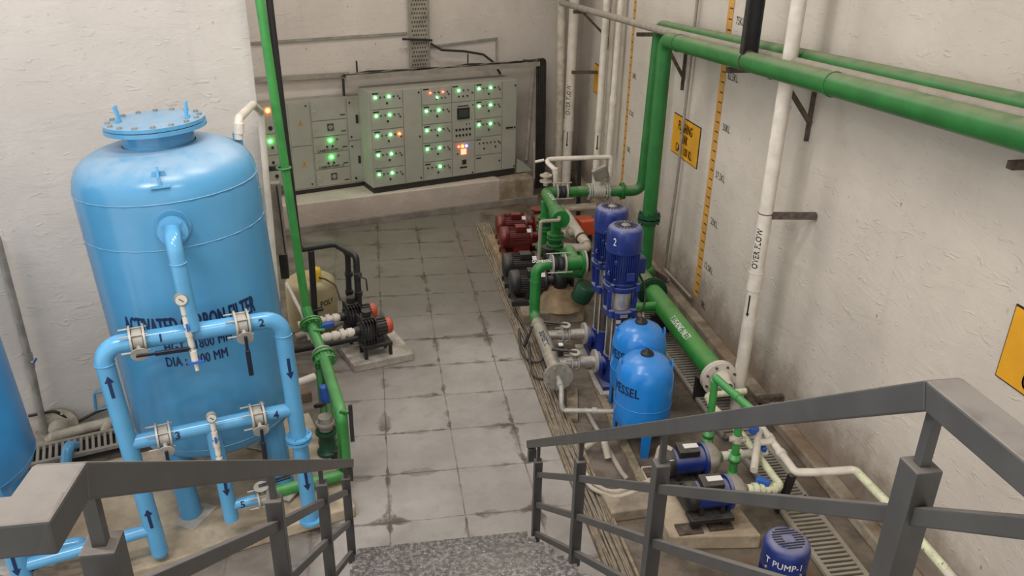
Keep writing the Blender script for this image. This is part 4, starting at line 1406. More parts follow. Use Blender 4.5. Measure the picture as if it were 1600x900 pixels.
# rubber bellows
def bellows(root, c, axis, r, L):
    a = V(axis).normalized()
    c = V(c)
    prof = []
    for i in range(25):
        f = i / 24
        prof.append((r * (1.0 + 0.16 * abs(math.sin(f * math.pi * 2))), -L / 2 + L * f))
    b = MB().lathe(prof, c, a, 26).build('rubber_bellows', 'rubber', root)
    fl = MB()
    for s in (-1, 1):
        fl.cyl(c + a * s * (L / 2), c + a * s * (L / 2 + 0.014), r * 1.65, n=26)
    each(fl, 'end_flange', 'galv', b)
    rd = MB()
    u, w = basis(a)[1:]
    for i in range(3):
        t = 2 * math.pi * i / 3 + 0.5
        p = c + (u * math.cos(t) + w * math.sin(t)) * r * 1.75
        rd.cyl(p - a * (L / 2 + 0.07), p + a * (L / 2 + 0.07), 0.007, n=8)
    each(rd, 'tie_rod', 'galv', b)
    return b
pipe(rh, [V(2.42, 9.24, 1.02), V(2.30, 9.24, 1.02)], 0.062, 'green', 0, 'spool')
bellows(rh, (2.215, 9.24, 1.02), (1, 0, 0), 0.066, 0.11)
# delivery header with painted lettering
dh = thing('green_delivery_header', 'bright green header with blanked near end standing over the red pumps', 'pipework', (2.0, 8.8, 0.3))
pipe(dh, [V(2.14, 9.25, 1.02), V(2.02, 9.25, 1.02), V(2.0, 8.62, 1.0)], 0.068, 'green', 0.10, 'pipe', 20)
MB().lathe([(0.068, 0.0), (0.095, 0.10), (0.102, 0.16), (0.102, 0.30), (0.102, 0.30), (0.102, 0.34), (0.102, 0.34), (0.0, 0.345)], V(2.0, 8.64, 1.0), (0, -1, 0), 28).build('end_drum', 'green', dh)
pipe_text('MUNICIPAL', 0.075, V(2.01, 8.92, 1.01), (0, -1, 0.0), (0.1, 0, 1), 0.068, 'whiteink', dh, True, 0.02, 0.8)
for y, nm in ((8.48, 'near'), (9.08, 'far')):
    pipe(dh, [V(1.99, y, 0.96), V(1.98, y, 0.30)], 0.060, 'green', 0, 'drop', 18)
    flange(dh, (1.985, y, 0.74), UP, 0.10, 0.014, 'green', 6, gap=0.03)
    flange(dh, (1.983, y, 0.62), UP, 0.10, 0.014, 'green', 6, gap=0.03)
    MB().cyl(V(1.985, y, 0.65), V(1.985, y, 0.71), 0.075, n=18).build('check_valve', 'greendk', dh)
    flange(dh, (1.98, y, 0.38), UP, 0.105, 0.016, 'green', 8)
MB().cyl(V(2.02, 9.27, 1.10), V(2.02, 9.27, 1.26), 0.03, n=14).cyl(V(2.02, 9.27, 1.15), V(2.02, 9.27, 1.165), 0.075, n=20).cyl(V(2.02, 9.27, 1.22), V(2.02, 9.27, 1.235), 0.075, n=20).build('air_valve', 'pvcd', dh)
gc = thing('grey_vent_pipe', 'thin grey pipe bent into the end drum of the green header', 'pipe', (1.740, 8.200, 0.566))
pipe(gc, [(1.729, 8.150, 0.586), (1.736, 8.150, 1.042), (1.957, 8.200, 1.030), (1.959, 8.220, 1.068)], 0.020, 'dustpipe', 0.02)
# white return loop over the meter
wl = thing('white_pipe_loop', 'white plastic pipe loop crossing above the green meter run', 'pipe', (2.201, 9.500, 0.939))
pipe(wl, [(2.190, 9.450, 0.938), (2.178, 9.450, 1.237), (2.059, 9.600, 1.338), (2.929, 9.600, 1.347), (2.930, 9.600, 1.096)], 0.030, 'pvc', 0.045)
MB().cyl((2.180, 9.450, 1.188), (2.169, 9.450, 1.262), 0.038, n=16).build('coupling', 'pvc', wl)
MB().tube([(1.945, 9.600, 1.308), (2.059, 9.600, 1.330)], 0.018, 0).build('stub', 'pvc', wl)
MB().bar((2.552, 9.750, 1.275), (2.579, 9.750, 0.450), 0.05, 0.04, (0, 1, 0)).build('support_post', 'black', wl)
# dirty white suction header right of the green one
wsn = thing('white_suction_pipe', 'dirty white suction pipe with flanged unions between green header and orange box', 'pipework', (2.523, 9.376, 0.100))
S0, S1 = V((2.234, 9.252, 0.800)), V((2.355, 8.465, 0.620))
pipe(wsn, [S0, S1], 0.062, 'pvcd', 0, 'header', 18)
pipe(wsn, [V((2.094, 9.218, 0.850)), S0, V((2.674, 9.302, 0.800))], 0.045, 'pvcd', 0, 'top_branch')
pipe(wsn, [S1 + (S0 - S1) * 0.35, V((2.139, 9.000, 0.550))], 0.055, 'pvcd', 0, 'branch_union')
br = S1 + (S0 - S1) * 0.35
e = V((2.139, 9.000, 0.550))
for f in (0.35, 0.72):
    flange(wsn, br + (e - br) * f, e - br, 0.085, 0.012, 'pvcd', 6, pair=False)
pipe(wsn, [S1, V((2.353, 8.394, 0.600)), V((2.068, 8.418, 0.620))], 0.05, 'pvcd', 0.03, 'low_branch')
MB().torus(S1 + (S0 - S1) * 0.18, S1 - S0, 0.066, 0.012, 24, 8).build('pipe_clamp', 'rust', wsn)
ob = thing('orange_motor_cover', 'orange red plastic box in front of the tall blue pumps', 'motor cover', (2.558, 9.288, 0.450))
oc = V((2.518, 9.164, 0.600))
MB().box(oc, (0.20, 0.24, 0.20), 0.15).build('box', 'orange', ob, bevel=0.02)
MB().box((oc.x, oc.y, 0.255), (0.14, 0.16, 0.51), 0.15).build('stem', 'black', ob)

# old grey pipe above the headers
tag(MB().tube([V(2.86, 12.5, 2.95), V(3.11, 8.77, 2.99), V(3.12, 5.2, 3.121), V(3.11, 1.4, 3.27)], 0.042, 0.0, 18).build('grey_overhead_pipe', 'dustpipe'), 'dusty grey overhead pipe running above the green headers', 'pipe')
bracket('black bracket holding the far end of the dusty grey pipe', 11.85, 2.88, 0.55, 0.52)
bracket('short black bracket under the grey pipe beside the narrow gauge tape', 9.75, 2.82, 0.26, 0.0)
bracket('black bracket under the bend of the thick green pipe', 8.72, 2.80, 0.30, 0.46)
bracket('short rusty bracket arm under the thick green pipe beside the tall tape', 6.88, 2.86, 0.34, 0.0)
bracket('rusty bracket right of the tall white overflow pipe', 5.92, 2.97, 0.42, 0.52)
bracket('small black bracket tip below the green pipe at the right edge of the photo', 3.67, 2.88, 0.12, 0.0)
bracket('small black bracket on the white pipe in the far corner', 12.3, 1.95, 0.42, 0.0)
ib = thing('ceiling_hanger', 'black steel channel hanger coming down to the thick green pipe', 'hanger', (2.95, 6.25, 3.12))
MB().bar((2.97, 6.22, 3.10), (2.97, 6.22, 5.8), 0.12, 0.016, (0, 1, 0)).bar((2.91, 6.20, 3.10), (2.91, 6.20, 5.8), 0.012, 0.06, (0, 1, 0)).bar((3.03, 6.20, 3.10), (3.03, 6.20, 5.8), 0.012, 0.06, (0, 1, 0)).build('channel', 'black', ib)
MB().torus((XH, 6.2, 3.04), (0, 1, -0.04), 0.082, 0.006, 28, 6).build('pipe_clamp', 'rust', ib)

# tall white overflow pipe
ov = thing('overflow_pipe', 'tall white overflow pipe lettered over flow by the flanged inlet pipe', 'pipe', (3.1, 5.77, 0.0))
pipe(ov, [(3.1, 5.77, 0.0), (3.1, 5.77, 5.79)], 0.057, 'pvc', 0, 'pipe', 22)
MB().cyl((3.1, 5.77, 1.22), (3.1, 5.77, 1.38), 0.064, n=24).torus((3.1, 5.77, 1.38), UP, 0.062, 0.005, 24, 6).torus((3.1, 5.77, 1.22), UP, 0.062, 0.004, 24, 6).build('coupling', 'pvc', ov)
MB().torus((3.1, 5.77, 1.90), UP, 0.059, 0.004, 24, 6).build('clamp_band', 'rust', ov)
MB().bar((3.12, 5.76, 1.88), (3.446, 5.60, 1.92), 0.05, 0.05).build('clamp_arm', 'rust', ov)
outc = Vector((-0.78, -0.62, 0))
pipe_text('OVER FLOW', 0.075, (3.1, 5.77, 1.60), UP, outc, 0.057, 'blackink', ov, True, 0.015, 0.8)
arrow((3.1, 5.77, 1.08), -UP, outc, 0.057, 0.20, 0.03, 'blackink', ov)
# cluster of pipes in the far corner
o1 = thing('overflow_pipe', 'white overflow pipe standing in the far corner right of the cables', 'pipe', (3.09, 12.6, 0.0))
pipe(o1, [(3.09, 12.6, 0.0), (3.09, 12.6, 5.79)], 0.075, 'pvc', 0, 'pipe', 20)
MB().cyl((3.09, 12.6, 0.98), (3.09, 12.6, 1.16), 0.083, n=22).build('coupling', 'pvc', o1)
pipe_text('OVER FLOW', 0.10, (3.09, 12.6, 1.48), UP, (-0.5, -0.86, 0), 0.075, 'blackink', o1, True, 0.015, 0.8)
arrow((3.09, 12.6, 0.85), -UP, (-0.4, -0.9, 0), 0.075, 0.24, 0.035, 'blackink', o1)
o2 = thing('corner_pipe', 'pale thin pipe left of the lettered far corner pipe', 'pipe', (2.984, 12.700, -0.038))
pipe(o2, [(2.985, 12.700, -0.049), (2.905, 12.700, 3.695)], 0.07, 'pvcd', 0, 'pipe', 16)
for i, (xb, xt, lab, r) in enumerate(((929, 951, 'white corner pipe with flow arrow, leftmost of the three beside the far tape', 0.052), (939, 959, 'middle white pipe of the three beside the far tape', 0.036), (949, 971, 'white pipe nearest the far tape on the right wall', 0.045))):
    yb = 11.4
    b0 = V((3.263, 11.400, 0.305))
    t = None
    if i == 0:
        q0, q1 = V((3.225, 11.300, 0.338)), V((3.232, 11.300, 3.417))
    elif i == 1:
        q0, q1 = V((3.367, 11.350, 0.519)), V((3.336, 11.350, 3.415))
    else:
        q0, q1 = V((3.317, 11.000, 0.971)), V((3.348, 11.000, 3.434))
    t = thing('corner_pipe', lab, 'pipe', tuple(q0), 'white corner pipes beside the far tape')
    pipe(t, [q0, q1], r, 'pvc', 0, 'pipe', 16)
    m = q0 + (q1 - q0) * 0.33
    MB().cyl(m - UP * 0.06, m + UP * 0.06, r * 1.15, n=18).build('coupling', 'pvc', t)
    if i == 0:
        arrow(q0 + (q1 - q0) * 0.25, -UP, (-0.4, -0.9, 0), r, 0.22, 0.035, 'blackink', t)

# level tapes
RW = Vector((0, -1, 0))     # right, as seen on the right wall
def tape(label, y, z0, z1, w, marks, size):
    t = thing('level_tape', label, 'level gauge', (3.447, y, z0))
    mk = MB().box((3.446, y, (z0 + z1) / 2), (0.006, w, z1 - z0))
    z = z0 + 0.06
    i = 0
    while z < z1:
        mk.box((3.442, y - w * 0.18, z), (0.004, w * 0.6, 0.010))
        z += 0.10
    two_tone(mk.build('strip', 'tape', t), 6, 'blackink')
    for s, zz in marks:
        flat_text(s, size, (3.45, y - w * 0.5 - size * 1.6, zz), RW, UP, 'blackink', t, 0.0, 0.75)
    return t
tape('ochre level tape on the right wall marked from zero to seventy five', 7.70, 0.25, 4.4, 0.125, (('0KL', 0.23), ('12.5KL', 0.68), ('25KL', 1.19), ('37.5KL', 1.69), ('50KL', 2.19), ('62.5KL', 2.69), ('75KL', 3.21)), 0.105)
tape('narrow far ochre level tape left of the green drop pipes', 10.70, 0.15, 4.4, 0.085, (('25KL', 1.19), ('37.5KL', 1.69), ('50KL', 2.19)), 0.095)
lt = thing('level_tube', 'thin grey conduit running up the right wall over the yellow sign', 'conduit', (3.40, 8.55, 0.3))
pipe(lt, [(3.40, 8.60, 0.18), (3.40, 8.50, 1.4), (3.40, 8.44, 4.6)], 0.017, 'dustpipe', 0, 'pipe', 12)
MB().tube([(3.40, 8.60, 0.20), (3.40, 7.72, 0.22)], 0.016, 0).build('foot_pipe', 'dustpipe', lt)
def sign(label, y0, y1, z0, z1, lines):
    t = thing('tank_sign', label, 'sign', (3.446, (y0 + y1) / 2, z0))
    MB().box((3.446, (y0 + y1) / 2, (z0 + z1) / 2), (0.008, y0 - y1, z1 - z0)).build('border', 'blackink', t)
    MB().box((3.441, (y0 + y1) / 2, (z0 + z1) / 2), (0.008, y0 - y1 - 0.02, z1 - z0 - 0.02)).build('plate', 'yellow', t)
    for s, size, yc, zc in lines:
        flat_text(s, size, (3.437, yc, zc), RW, UP, 'blackink', t, 0.012, 0.62)
    return t
sign('yellow flushing tank sign crossed by a grey conduit', 8.90, 8.08, 1.60, 2.055, (('FLUSHING', 0.145, 8.50, 1.945), ('TANK', 0.145, 8.52, 1.820), ('CAP:- 100 KL', 0.135, 8.49, 1.69)))
sign('yellow sign cut off by the right edge of the photo', 3.478, 2.65, 1.69, 2.145, (('S', 0.15, 3.275, 2.01), ('CAP', 0.15, 3.20, 1.775)))
sign('ochre sign on the far wall seen edge on behind the corner pipes', 12.5, 11.95, 1.62, 2.06, ())

# flushing inlet header
M['greeni'] = paint('inlet_green_paint', (42, 132, 54), 0.4, var=0.12, scale=5, dust=0.55, dustcol=(120, 160, 100))
fi = thing('flushing_inlet_pipe', 'thick green pipe lettered flushing inlet with a white flanged end', 'pipework', (2.9, 6.6, 0.1))
I0, I1 = V(2.90, 7.62, 0.36), V(2.905, 5.80, 0.35)
pipe(fi, [I0, I1], 0.105, 'greeni', 0, 'pipe', 28)
flange(fi, I0, (0, 1, 0), 0.165, 0.02, 'greendk', 10)
pipe(fi, [I0, V(2.91, 8.13, 0.36)], 0.105, 'greend', 0, 'rear_spool', 24)
MB().lathe([(0.105, 0.0), (0.105, 0.10), (0.06, 0.14), (0.0, 0.15)], V(2.95, 8.13, 0.36), (1, 0.1, 0.3), 24).build('stub_end', 'greend', fi)
fe = MB().cyl(I1 + V(0, 0.02, 0), I1 - V(0, 0.015, 0), 0.165, n=36).cyl(I1 - V(0, 0.02, 0), I1 - V(0, 0.045, 0), 0.165, n=36).build('end_flange', 'pvc', fi)
each(MB().bolts(I1 - V(0, 0.02, 0), (0, 1, 0), 0.135, 8, 0.012, 0.08), 'bolt', 'rust', fe)
MB().lathe([(0.10, 0.0), (0.09, 0.05), (0.055, 0.09), (0.055, 0.14), (0.04, 0.14)], I1 - V(0, 0.045, 0), (0.15, -1, 0), 26).build('reducer', 'pvc', fi)
pipe_text('FLUSHING INLET', 0.095, V(2.902, 6.62, 0.355), (0, -1, 0), (-0.62, 0, 0.78), 0.105, 'whiteink', fi, True, 0.015, 0.62)
pipe(fi, [V(2.90, 7.28, 0.36), V(2.52, 7.22, 0.38), V(2.40, 7.20, 0.36)], 0.05, 'greeni', 0.03, 'side_branch')
pipe(fi, [V(2.60, 7.0, 0.30), V(2.68, 7.25, 0.33)], 0.014, 'dustpipe', 0, 'thin_stub')
for y in (6.0, 7.3):
    MB().box((2.9, y, 0.125), (0.22, 0.06, 0.25)).build('saddle', 'black', fi)
mv = thing('motor_valve', 'rusty lever valve at the wall foot behind the tall blue pumps', 'valve', (3.231, 8.400, 0.126))
MB().bar((3.161, 8.400, 0.272), (3.349, 8.400, 0.144), 0.07, 0.06).build('arm', 'rust', mv)
MB().cyl((3.369, 8.450, 0.121), (3.371, 8.450, -0.058), 0.05, n=14).build('body', 'greymetal', mv)
MB().bar((3.432, 8.500, 0.156), (3.471, 8.500, -0.061), 0.03, 0.03, (0, 1, 0)).build('stem', 'galv', mv)

# ================================================================== tall multistage pumps
def vertical_pump(label, loc, num):
    t = thing('multistage_pump', label, 'pump', (0, 0, 0), 'tall cobalt blue pumps')
    b = MB()
    b.box((0, 0, 0.02), (0.30, 0.34, 0.04))
    b.lathe([(0.13, 0.04), (0.13, 0.10), (0.115, 0.14), (0.115, 0.30), (0.115, 0.30), (0.10, 0.30)], n=28)
    b.cyl((-0.16, 0, 0.20), (0.16, 0, 0.20), 0.065, n=20)
    b.build('pump_foot', 'cobalt', t)
    f = MB()
    for s in (-1, 1):
        f.cyl((s * 0.15, 0, 0.20), (s * 0.185, 0, 0.20), 0.115, n=26)
    each(f, 'port_flange', 'cobalt', t)
    MB().lathe([(0.098, 0.29), (0.098, 0.735)], n=30).build('stage_sleeve', 'sleeve', t)
    for k in range(4):
        a = math.pi / 4 + k * math.pi / 2
        MB().cyl((0.113 * math.cos(a), 0.113 * math.sin(a), 0.28), (0.113 * math.cos(a), 0.113 * math.sin(a), 0.75), 0.009, n=8).build('tie_bar', 'galv', t)
    h = MB()
    h.lathe([(0.0, 0.73), (0.145, 0.73), (0.145, 0.73), (0.15, 0.745), (0.15, 0.785), (0.15, 0.785), (0.0, 0.785)], n=32)
    for k in range(4):
        a = math.pi / 4 + k * math.pi / 2
        h.cyl((0.145 * math.cos(a), 0.145 * math.sin(a), 0.735), (0.145 * math.cos(a), 0.145 * math.sin(a), 0.80), 0.028, n=12)
    for s in (-1, 1):
        for q in (-1, 1):
            h.bar((s * 0.115, q * 0.055, 0.78), (s * 0.125, q * 0.075, 0.985), 0.03, 0.035, (1, 0, 0))
    h.lathe([(0.09, 0.975), (0.15, 0.98), (0.165, 1.0), (0.165, 1.03), (0.165, 1.03), (0.0, 1.03)], n=32)
    for k in range(4):
        a = math.pi / 4 + k * math.pi / 2
        h.cyl((0.165 * math.cos(a), 0.165 * math.sin(a), 0.99), (0.165 * math.cos(a), 0.165 * math.sin(a), 1.06), 0.022, n=10)
    h.build('motor_stool', 'cobalt', t)
    MB().lathe([(0.095, 0.79), (0.098, 0.97)], n=26).build('coupling_guard', 'steel', t)
    MB().cyl((0, 0, 0.785), (0, 0, 0.98), 0.03, n=12).build('coupling', 'galv', t)
    MB().box((0.0, -0.150, 0.757), (0.07, 0.006, 0.03)).build('name_plate', 'cablet', t)
    MB().box((-0.03, -0.101, 0.68), (0.045, 0.004, 0.035)).build('flow_sticker', 'label', t)
    m = MB()
    m.cyl((0, 0, 1.03), (0, 0, 1.40), 0.128, n=36)
    for i in range(44):
        a = 2 * math.pi * i / 44
        d = Vector((math.cos(a), math.sin(a), 0))
        m.bar(d * 0.135 + UP * 1.06, d * 0.135 + UP * 1.38, 0.005, 0.028, d)
    m.build('motor_body', 'cobalt', t)
    MB().lathe([(0.120, 1.03), (0.150, 1.035), (0.150, 1.06), (0.150, 1.06), (0.12, 1.06)], n=32).build('motor_flange', 'cobalt', t)
    c = MB()
    c.lathe([(0.155, 1.345), (0.160, 1.36), (0.160, 1.52), (0.152, 1.555), (0.13, 1.575), (0.105, 1.580), (0.0, 1.580)], n=40)
    for k in range(4):
        a = math.pi / 4 + k * math.pi / 2 + 0.2
        c.cyl((0.158 * math.cos(a), 0.158 * math.sin(a), 1.37), (0.172 * math.cos(a), 0.172 * math.sin(a), 1.37), 0.010, n=8)
    nf = len(c.f)
    g = c
    for k in range(20):
        a = 2 * math.pi * k / 20
        d = Vector((math.cos(a), math.sin(a), 0))
        g.bar(d * 0.045 + UP * 1.582, d * 0.105 + UP * 1.582, 0.012, 0.002)
    cowl = two_tone(c.build('fan_cowl', 'cobalt', t), nf, 'paneldk')
    MB().lathe([(0.036, 1.58), (0.034, 1.588), (0.0, 1.59)], n=18).build('grille_hub', 'cablet', cowl)
    MB().box((0.17, 0.06, 1.18), (0.10, 0.14, 0.15)).build('terminal_box', 'cobalt', t, bevel=0.012)
    MB().torus((-0.15, -0.09, 1.16), (0.6, -0.5, 0), 0.022, 0.007, 18, 8).build('lifting_eye', 'cobalt', t)
    MB().box((0.03, -0.150, 1.14), (0.075, 0.006, 0.075)).build('rating_plate', 'cobalt', t)
    for q in (0, 1):
        MB().box((-0.10 + 0.0 * q, -0.115, 1.10 + 0.17 * q), (0.02, 0.02, 0.03)).build('lug', 'cobalt', t)
    if num:
        pipe_text(num, 0.10, (0, 0, 1.46), UP, (-0.75, -0.66, 0), 0.160, 'whiteink', t, False, 0.0, 0.7)
    t.location = loc
    return t
vp2 = vertical_pump('nearer tall cobalt blue pump marked 2', (2.12, 6.37, 0.045), '2')
vp1 = vertical_pump('farther tall cobalt blue pump behind pump 2', (2.16, 6.93, 0.03), '')
for y in (6.37, 6.93):
    tag(MB().box((2.14, y, 0.022 if y < 6.6 else 0.015), (0.42, 0.46, 0.044 if y < 6.6 else 0.03)).build('pump_block', 'padwhite', bevel=0.01), 'concrete block under the %s tall blue pump' % ('nearer' if y < 6.6 else 'farther'), 'concrete block')

# stainless suction manifold
ss = thing('steel_manifold', 'stainless steel manifold pipe on the floor left of the tall pumps', 'pipework', (1.52, 6.6, 0.2))
pipe(ss, [V(1.54, 7.20, 0.28), V(1.515, 6.14, 0.28)], 0.068, 'steel', 0, 'manifold_pipe', 24)
ef = MB().cyl(V(1.515, 6.14, 0.28), V(1.513, 6.11, 0.28), 0.135, n=32).build('blank_flange', 'greymetal', ss)
MB().bolts((1.513, 6.105, 0.28), (0, 1, 0), 0.108, 8, 0.011, 0.03).build('bolts', 'cablet', ef)
for y, r in ((6.37, 0), (6.93, 1)):
    xf = 1.955 + 0.04 * r
    pipe(ss, [V(1.53, y, 0.28), V(xf - 0.20, y, 0.275)], 0.046, 'steel', 0, 'branch_pipe', 20)
    pipe(ss, [V(xf - 0.2, y, 0.275), V(xf - 0.03, y, 0.275)], 0.050, 'steel', 0, 'branch_spool', 20)
    MB().cyl(V(xf - 0.02, y, 0.275), V(xf - 0.045, y, 0.275), 0.11, n=26).build('flange', 'galv', ss)
    wafer_valve(ss, (xf - 0.235, y, 0.278), (1, 0, 0), (0, -0.2, 1), 0.048, ('galv', 'black'), (xf - 0.45, y + 0.02, 0.42), 0.06, True)
for s, y in (('DOMESTIC', 6.75),):
    pipe_text(s, 0.075, V(1.53, y, 0.28), (0, -1, 0), (-0.35, 0, 0.94), 0.068, 'navy', ss, True, 0.02, 0.8)
MB().box((1.60, 6.43, 0.38), (0.05, 0.06, 0.11)).build('pressure_switch', 'black', ss, bevel=0.006)
MB().box((1.60, 6.43, 0.44), (0.04, 0.045, 0.012)).build('switch_cap', 'label', ss)
pipe(ss, [V(1.513, 6.12, 0.28), V(1.50, 5.92, 0.28), V(1.48, 5.82, 0.20), V(1.49, 5.80, 0.13), V(1.98, 5.68, 0.15)], 0.022, 'galv', 0.03, 'vessel_line')
MB().cyl(V(1.505, 6.02, 0.28), V(1.50, 5.95, 0.28), 0.030, n=14).cyl(V(1.74, 5.745, 0.14), V(1.78, 5.735, 0.14), 0.032, n=14).build('union', 'galv', ss)

tag(MB().tube(smooth([(2.29, 6.40, 1.14), (2.34, 6.36, 1.02), (2.33, 6.30, 0.86), (2.24, 6.28, 0.78), (2.26, 6.34, 0.60), (2.32, 6.50, 0.10), (2.30, 6.6, 0.02)]), 0.011, 0, 8).build('motor_cable', 'cableblk'), 'black cable hanging from the terminal box of pump 2', 'cable')
# pressure vessels
def vessel(label, loc):
    t = thing('pressure_vessel', label, 'pressure vessel', (0, 0, 0), 'blue pressure vessels')
    r = 0.238
    MB().lathe([(0.0, 0.165), (0.09, 0.17), (0.16, 0.195), (0.21, 0.24), (r - 0.006, 0.30), (r, 0.36), (r, 0.44), (r, 0.69), (r - 0.006, 0.745), (0.213, 0.815), (0.17, 0.868), (0.10, 0.905), (0.045, 0.915), (0.0, 0.917)], n=48).build('shell', 'vessel', t)
    MB().torus((0, 0, 0.47), UP, r, 0.004, 48, 6).build('weld_seam', 'vessel', t)
    MB().lathe([(0.053, 0.908), (0.055, 0.925), (0.05, 0.935), (0.02, 0.94), (0.018, 0.965), (0.0, 0.966)], n=20).build('valve_cap', 'rubber', t)
    for s in (-1, 1):
        a = RA(-10 if s > 0 else 170)
        d = Vector((math.cos(a), math.sin(a), 0))
        w = Vector((-d.y, d.x, 0))
        m = MB()
        m.prism([(-0.035, -0.035), (0.035, -0.035), (0.02, 0.03), (-0.02, 0.03)], d * 0.205 + UP * 0.83, w, UP, 0.012)
        m.build('lifting_lug', 'vessel', t)
    for k in range(3):
        a = RA(-95 + 120 * k)
        d = Vector((math.cos(a), math.sin(a), 0))
        w = Vector((-d.y, d.x, 0))
        m = MB()
        m.prism([(-0.045, 0.30), (0.045, 0.30), (0.03, 0.0), (-0.03, 0.0)], d * 0.205, w, UP, 0.022)
        m.build('leg', 'vessel', t)
    d = Vector((-0.86, -0.50, 0))
    pipe_text('VESSEL', 0.12, UP * 0.645, UP, d, r, 'navy', t, False, 0.02, 0.72)
    t.location = loc
    return t
vessel('nearer bright blue pressure vessel lettered vessel, above the handrail', (2.07, 5.42, 0.0)).scale = (1, 1, 0.94)
v2 = vessel('farther bright blue pressure vessel between the near vessel and tall pumps', (2.19, 5.95, 0.0))
v2.scale = (1, 1, 0.955)

# ================================================================== concrete, black and red pumps at the back
tag(MB().prism([(1.46, 7.62), (2.17, 7.70), (2.20, 8.78), (1.50, 8.74)], (0, 0, 0), (1, 0, 0), (0, 1, 0), 0.17).build('pump_plinth', 'plinth', bevel=0.015), 'worn concrete plinth under the two black motors', 'concrete plinth')
tag(MB().box((1.84, 9.66, 0.08), (0.80, 1.05, 0.16), 0.05).build('pump_plinth', 'sand', bevel=0.015), 'sandy concrete plinth under the two red pumps', 'concrete plinth')
ms = MB()
ms.lathe([(0.29, 0.0), (0.26, 0.07), (0.20, 0.15), (0.13, 0.185), (0.0, 0.19)], (1.93, 7.88, 0.165), UP, 13)
tag(ms.build('mortar_mound', 'sand'), 'sandy mortar mound around the pump foot on the worn plinth', 'mortar')
def horizontal_pump(name, label, o, mat, casing, grp, frame=None, stickers=True):
    """motor along X with fan cowl at -X, coupling and volute at +X"""
    t = thing(name, label, 'pump', o, grp)
    o = V(o)
    c = o + UP * 0.24
    m = MB()
    m.cyl(c + V(-0.18, 0, 0), c + V(0.12, 0, 0), 0.115, n=30)
    for i in range(30):
        a = 2 * math.pi * i / 30
        d = Vector((0, math.cos(a), math.sin(a)))
        m.bar(c + d * 0.12 + V(-0.16, 0, 0), c + d * 0.12 + V(0.10, 0, 0), 0.006, 0.022, d)
    m.box(c + V(0, 0, -0.145), (0.2, 0.20, 0.11))
    m.build('motor_body', mat, t)
    MB().lathe([(0.135, 0.10), (0.138, 0.13), (0.138, 0.13), (0.08, 0.15)], c, (1, 0, 0), 30).build('drive_end_cover', mat, t)
    MB().lathe([(0.12, -0.16), (0.135, -0.17), (0.135, -0.24), (0.12, -0.265), (0.0, -0.27)], c, (1, 0, 0), 30).build('fan_cowl', mat, t)
    MB().box(c + V(-0.02, -0.06, 0.135), (0.13, 0.12, 0.07)).build('terminal_box', mat, t, bevel=0.01)
    if stickers:
        MB().box(c + V(0.085, -0.09, 0.105), (0.05, 0.004, 0.05), rot=Matrix.Rotation(RA(-45), 3, 'X')).build('sticker', 'label', t)
    v = MB()
    v.cyl(c + V(0.13, 0, 0), c + V(0.24, 0, 0), 0.05, n=16)
    v.lathe([(0.0, 0.22), (0.11, 0.22), (0.145, 0.25), (0.15, 0.29), (0.145, 0.33), (0.10, 0.36), (0.06, 0.36), (0.06, 0.42), (0.06, 0.42), (0.095, 0.42), (0.095, 0.44), (0.0, 0.44)], c, (1, 0, 0), 28)
    v.cyl(c + V(0.29, 0, 0.05), c + V(0.29, 0, 0.19), 0.06, n=18)
    v.cyl(c + V(0.29, 0, 0.18), c + V(0.29, 0, 0.20), 0.10, n=22)
    v.build('volute', casing, t)
    f = MB()
    f.box(o + V(0.05, -0.11, 0.03), (0.62, 0.05, 0.06)).box(o + V(0.05, 0.11, 0.03), (0.62, 0.05, 0.06))
    f.box(o + V(-0.22, 0, 0.03), (0.05, 0.24, 0.05)).box(o + V(0.3, 0, 0.03), (0.05, 0.24, 0.05)).box(o + V(0.29, 0, 0.08), (0.08, 0.14, 0.08))
    f.build('base_frame', frame or mat, t)
    return t
horizontal_pump('red_pump', 'nearer dark red pump under the green header', (1.75, 9.40, 0.16), 'red', 'red', 'dark red pumps')
horizontal_pump('red_pump', 'farther dark red pump beside the broken plinth corner', (1.77, 9.88, 0.16), 'red', 'red', 'dark red pumps')
horizontal_pump('black_pump', 'nearer black motor pump on the worn plinth behind the green riser', (1.64, 7.98, 0.17), 'black', 'black', 'black pumps on the worn plinth', 'black')
horizontal_pump('black_pump', 'farther black motor pump between plinth front and red pumps', (1.64, 8.47, 0.17), 'black', 'black', 'black pumps on the worn plinth', 'black')

# green riser from the steel manifold
gr = thing('green_riser_pipe', 'bright green riser with rubber bellows rising from the steel manifold', 'pipework', (1.545, 7.36, 0.2))
pipe(gr, [V(1.54, 7.18, 0.28), V(1.54, 7.40, 0.26), V(1.552, 7.44, 0.80), V(1.70, 7.46, 0.82)], 0.056, 'green', 0.10, 'pipe', 20)
for z in (0.42, 0.66):
    MB().torus((1.545, 7.43, z), UP, 0.057, 0.004, 24, 6).build('weld_seam', 'green', gr)
pipe_text('DOMESTIC', 0.05, (1.61, 7.45, 0.82), (1, 0, 0), (0, -0.4, 0.9), 0.056, 'whiteink', gr, True, 0.01, 0.8)
bellows(gr, (1.79, 7.465, 0.82), (1, 0, 0), 0.066, 0.12)
pipe(gr, [V(1.85, 7.465, 0.82), V(2.05, 7.47, 0.82)], 0.075, 'green', 0, 'tee', 20)
MB().cyl(V(2.03, 7.47, 0.82), V(2.055, 7.47, 0.82), 0.12, n=28).bolts((2.06, 7.47, 0.82), (1, 0, 0), 0.10, 8, 0.010, 0.05).build('flange', 'green', gr)
MB().cyl(V(2.06, 7.47, 0.82), V(2.08, 7.47, 0.82), 0.125, n=28).build('blank_plate', 'galv', gr)
pipe(gr, [V(1.97, 7.47, 0.84), V(1.97, 7.75, 0.86), V(1.93, 7.92, 0.60)], 0.058, 'green', 0.09, 'rear_branch', 18)
